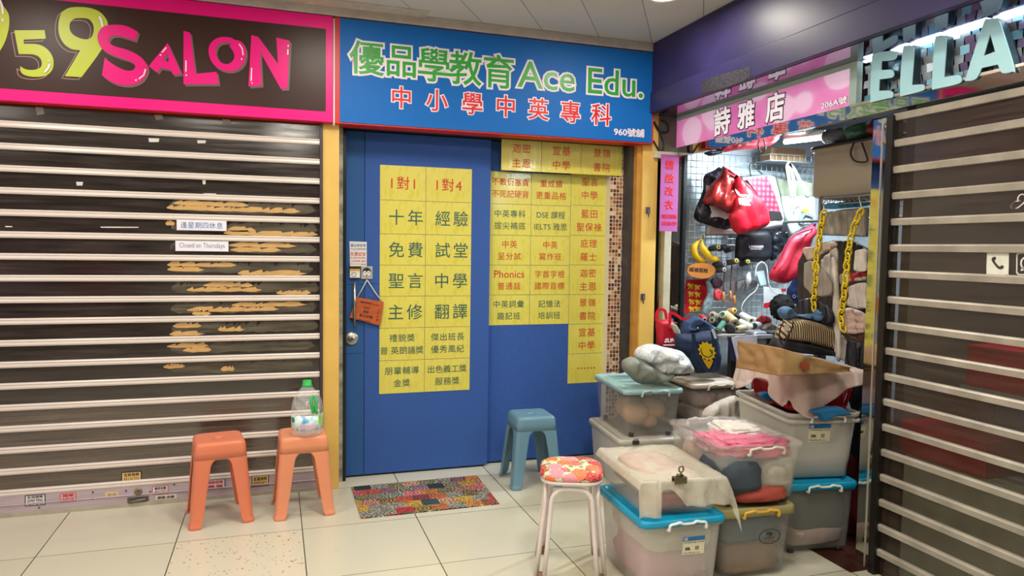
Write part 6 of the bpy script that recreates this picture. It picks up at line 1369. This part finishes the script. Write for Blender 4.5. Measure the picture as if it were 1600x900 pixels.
obj('lower_band', MB().loft([rrect(.30, .44, .05, .0), rrect(.305, .445, .05, .03), rrect(.30, .44, .05, .03)], True, False), rbm, bk, world=False)
obj('middle_band', MB().loft(ring_(.335, .475, .10, .05, .012), False, False), rbm, bk, world=False)
mb = MB(); top, bot = rrect(.365, .505, .05, .187, 3), rrect(.303, .443, .05, .02, 3)
n = len(top)
for i in range(n):
    for f in ((0, .5) if (top[(i+1) % n]-top[i]).length > .03 and (top[(i+1) % n]-top[i]).length < .06 else ([k/16 for k in range(16)] if (top[(i+1) % n]-top[i]).length >= .06 else (0,))):
        a, b = bot[i].lerp(bot[(i+1) % n], f), top[i].lerp(top[(i+1) % n], f); mb.tube([a, b], .0048, 5)
v_ = obj('lattice_bars', mb, rbm, bk, world=False); v_['kind'] = 'stuff'
bundle('pink fabric heaped in the red basket', (2.62, 3.12, .84), (.15, .20, .06), '#c49a98', 70, .15)
g = NT('sheer_cloth'); g.b.inputs['Base Color'].default_value = (*lin('#dcc6bb'), 1); g.b.inputs['Roughness'].default_value = .7
nz = g.n('ShaderNodeTexNoise', i_Scale=8.0, i_Detail=5.0); g.l(g.co(), nz.inputs['Vector']); g.l(g.math('ADD', .3, g.math('MULTIPLY', nz.outputs[0], .5)), g.b.inputs['Alpha']); sheer = g.m
def drape(Wd, Dp, Zr, M, fr, rt, lf, nu=60, nv=60, sag=.02, fold=.014):
    vs = []
    for i in range(nv+1):
        v = i/nv
        for j in range(nu+1):
            u = j/nu; f, r, l = fr(u), rt(v), lf(v)
            x = -Wd/2-l+u*(Wd+l+r); y = -Dp/2-f+v*(Dp+f+.01)
            ox, ol, oy = max(0, x-Wd/2), max(0, -Wd/2-x), max(0, -Dp/2-y)
            px, py = max(-Wd/2, min(Wd/2, x)), max(-Dp/2, y if y > -Dp/2 else -Dp/2); pz = Zr
            ins = min(min(px+Wd/2, Wd/2-px), min(py+Dp/2, Dp/2-py)); n1_ = noise.noise(Vector((x*8, y*8, 3)))
            if ox == ol == oy == 0: pz += sag*min(1, max(0, ins)/.06)*(.5+n1_)
            dn = math.hypot(max(ox, ol), oy); w = min(1, dn/.06)
            px += ox*.25-ol*.25+(.008 if ox else 0)-(.008 if ol else 0)+fold*math.sin(py*38+px*9)*w*(1 if ox or ol else .2); py -= oy*.2+(.01 if oy else 0)+fold*math.sin(px*42+1)*w*(1 if oy else .2)
            vs.append(M @ Vector((px, py, pz-dn*.95)))
    n = nu+1; return MB().add(vs, [(i*n+j, i*n+j+1, (i+1)*n+j+1, (i+1)*n+j) for i in range(nv) for j in range(nu)], True)
Mb = Matrix.Translation((2.63, 3.10, 0)) @ Matrix.Rotation(R_(-10), 4, 'Z')
tag(obj('sheer_cloth', drape(.40, .54, .903, Mb, lambda u: .10+.13*math.exp(-((u-.36)/.2)**2)-.06*max(0, (u-.7)/.3), lambda v: .03, lambda v: .13+.05*math.sin(v*9)), sheer, None, solid=.001), 'sheer pinkish cloth draped over the red basket', 'cloth')
# kraft paper bag lying on top
zb = .922
Lb, Cb, Rb = PZ(1150, 575, zb), PZ(1219, 588, zb), PZ(1333, 581, zb); Cb = EYE+(Cb-EYE)*.975; Bb = Lb+(Rb-Cb)*.85
def quad_bag():
    nu, nv, nw = 24, 16, 8; mb = MB()
    hL, hC, hR, hB = .135, .125, .018, .06
    def Pt(u, v, w):
        p = Cb.lerp(Rb, u)*(1-v)+Lb.lerp(Bb, u)*v; h = (hC*(1-u)**1.1+hR*u)*(1-v)+(hL*(1-u)**1.1+hB*u)*v
        q = p+Vector((0, 0, h*w)); d = noise.noise(q*7)*.022+abs(noise.noise(q*15))*.022-.008+noise.noise(q*34)*.005
        e = min(1, 4*min(w, 1-w)+.3); c_ = (Cb+Bb)/2+Vector((0, 0, .05)); return q+(q-c_).normalized()*d*e
    for f in (lambda a, b: Pt(a, 0, b), lambda a, b: Pt(a, 1, b), lambda a, b: Pt(0, a, b), lambda a, b: Pt(1, a, b), lambda a, b: Pt(a, b, 1), lambda a, b: Pt(a, b, 0)):
        n = 18; mb.add([f(i/n, j/n) for i in range(n+1) for j in range(n+1)], [(i*(n+1)+j, (i+1)*(n+1)+j, (i+1)*(n+1)+j+1, i*(n+1)+j+1) for i in range(n) for j in range(n)], True)
    return mb
me_bag = obj('paper_bag', quad_bag(), mat('kraft_paper', '#93734a', .8, var=.14, scale=9, bump=.6, bscale=14), None)
bm = bmesh.new(); bm.from_mesh(me_bag.data); bmesh.ops.remove_doubles(bm, verts=bm.verts, dist=.0008); bmesh.ops.recalc_face_normals(bm, faces=bm.faces); bm.to_mesh(me_bag.data); bm.free()
tag(me_bag, 'crumpled brown kraft paper bag lying on the sheer cloth', 'bag')
nn = (Rb-Cb).cross(Vector((0, 0, 1))).normalized(); xx = (Rb-Cb).normalized()
PKb = Matrix(((xx.x, 0, nn.x, Cb.x), (xx.y, 0, nn.y, Cb.y), (xx.z, 1, nn.z, Cb.z), (0, 0, 0, 1)))
shape('red_logo', [[onp(PKb, x, y) for x, y in ((1248, 565), (1261, 567), (1261, 577), (1248, 576))]], PKb, mat('logo_rust', '#8f3a20', .6), me_bag, .013)
bc = clothm('#1f6a9c', .8)
bag('blue_cloth', 'blue cloth hanging over the front rim of the tall frosted box', 'cloth', [(735, 550), (800, 525), (880, 515), (960, 520), (1030, 575), (960, 582), (900, 590), (830, 622), (790, 575)], planeY(2.775), .03, bc, seed=54, **KF)
bag('blue_cloth', 'blue cloth showing in the frosted box at the sheer cloth edge', 'cloth', [(380, 430), (420, 412), (495, 425), (495, 465), (430, 475)], planeY(3.1), .03, bc, seed=55, **KF)
bundle('dark cloth filling the tall frosted box', (2.60, 3.10, .585), (.14, .22, .075), '#3f3a3c', 72, .12)
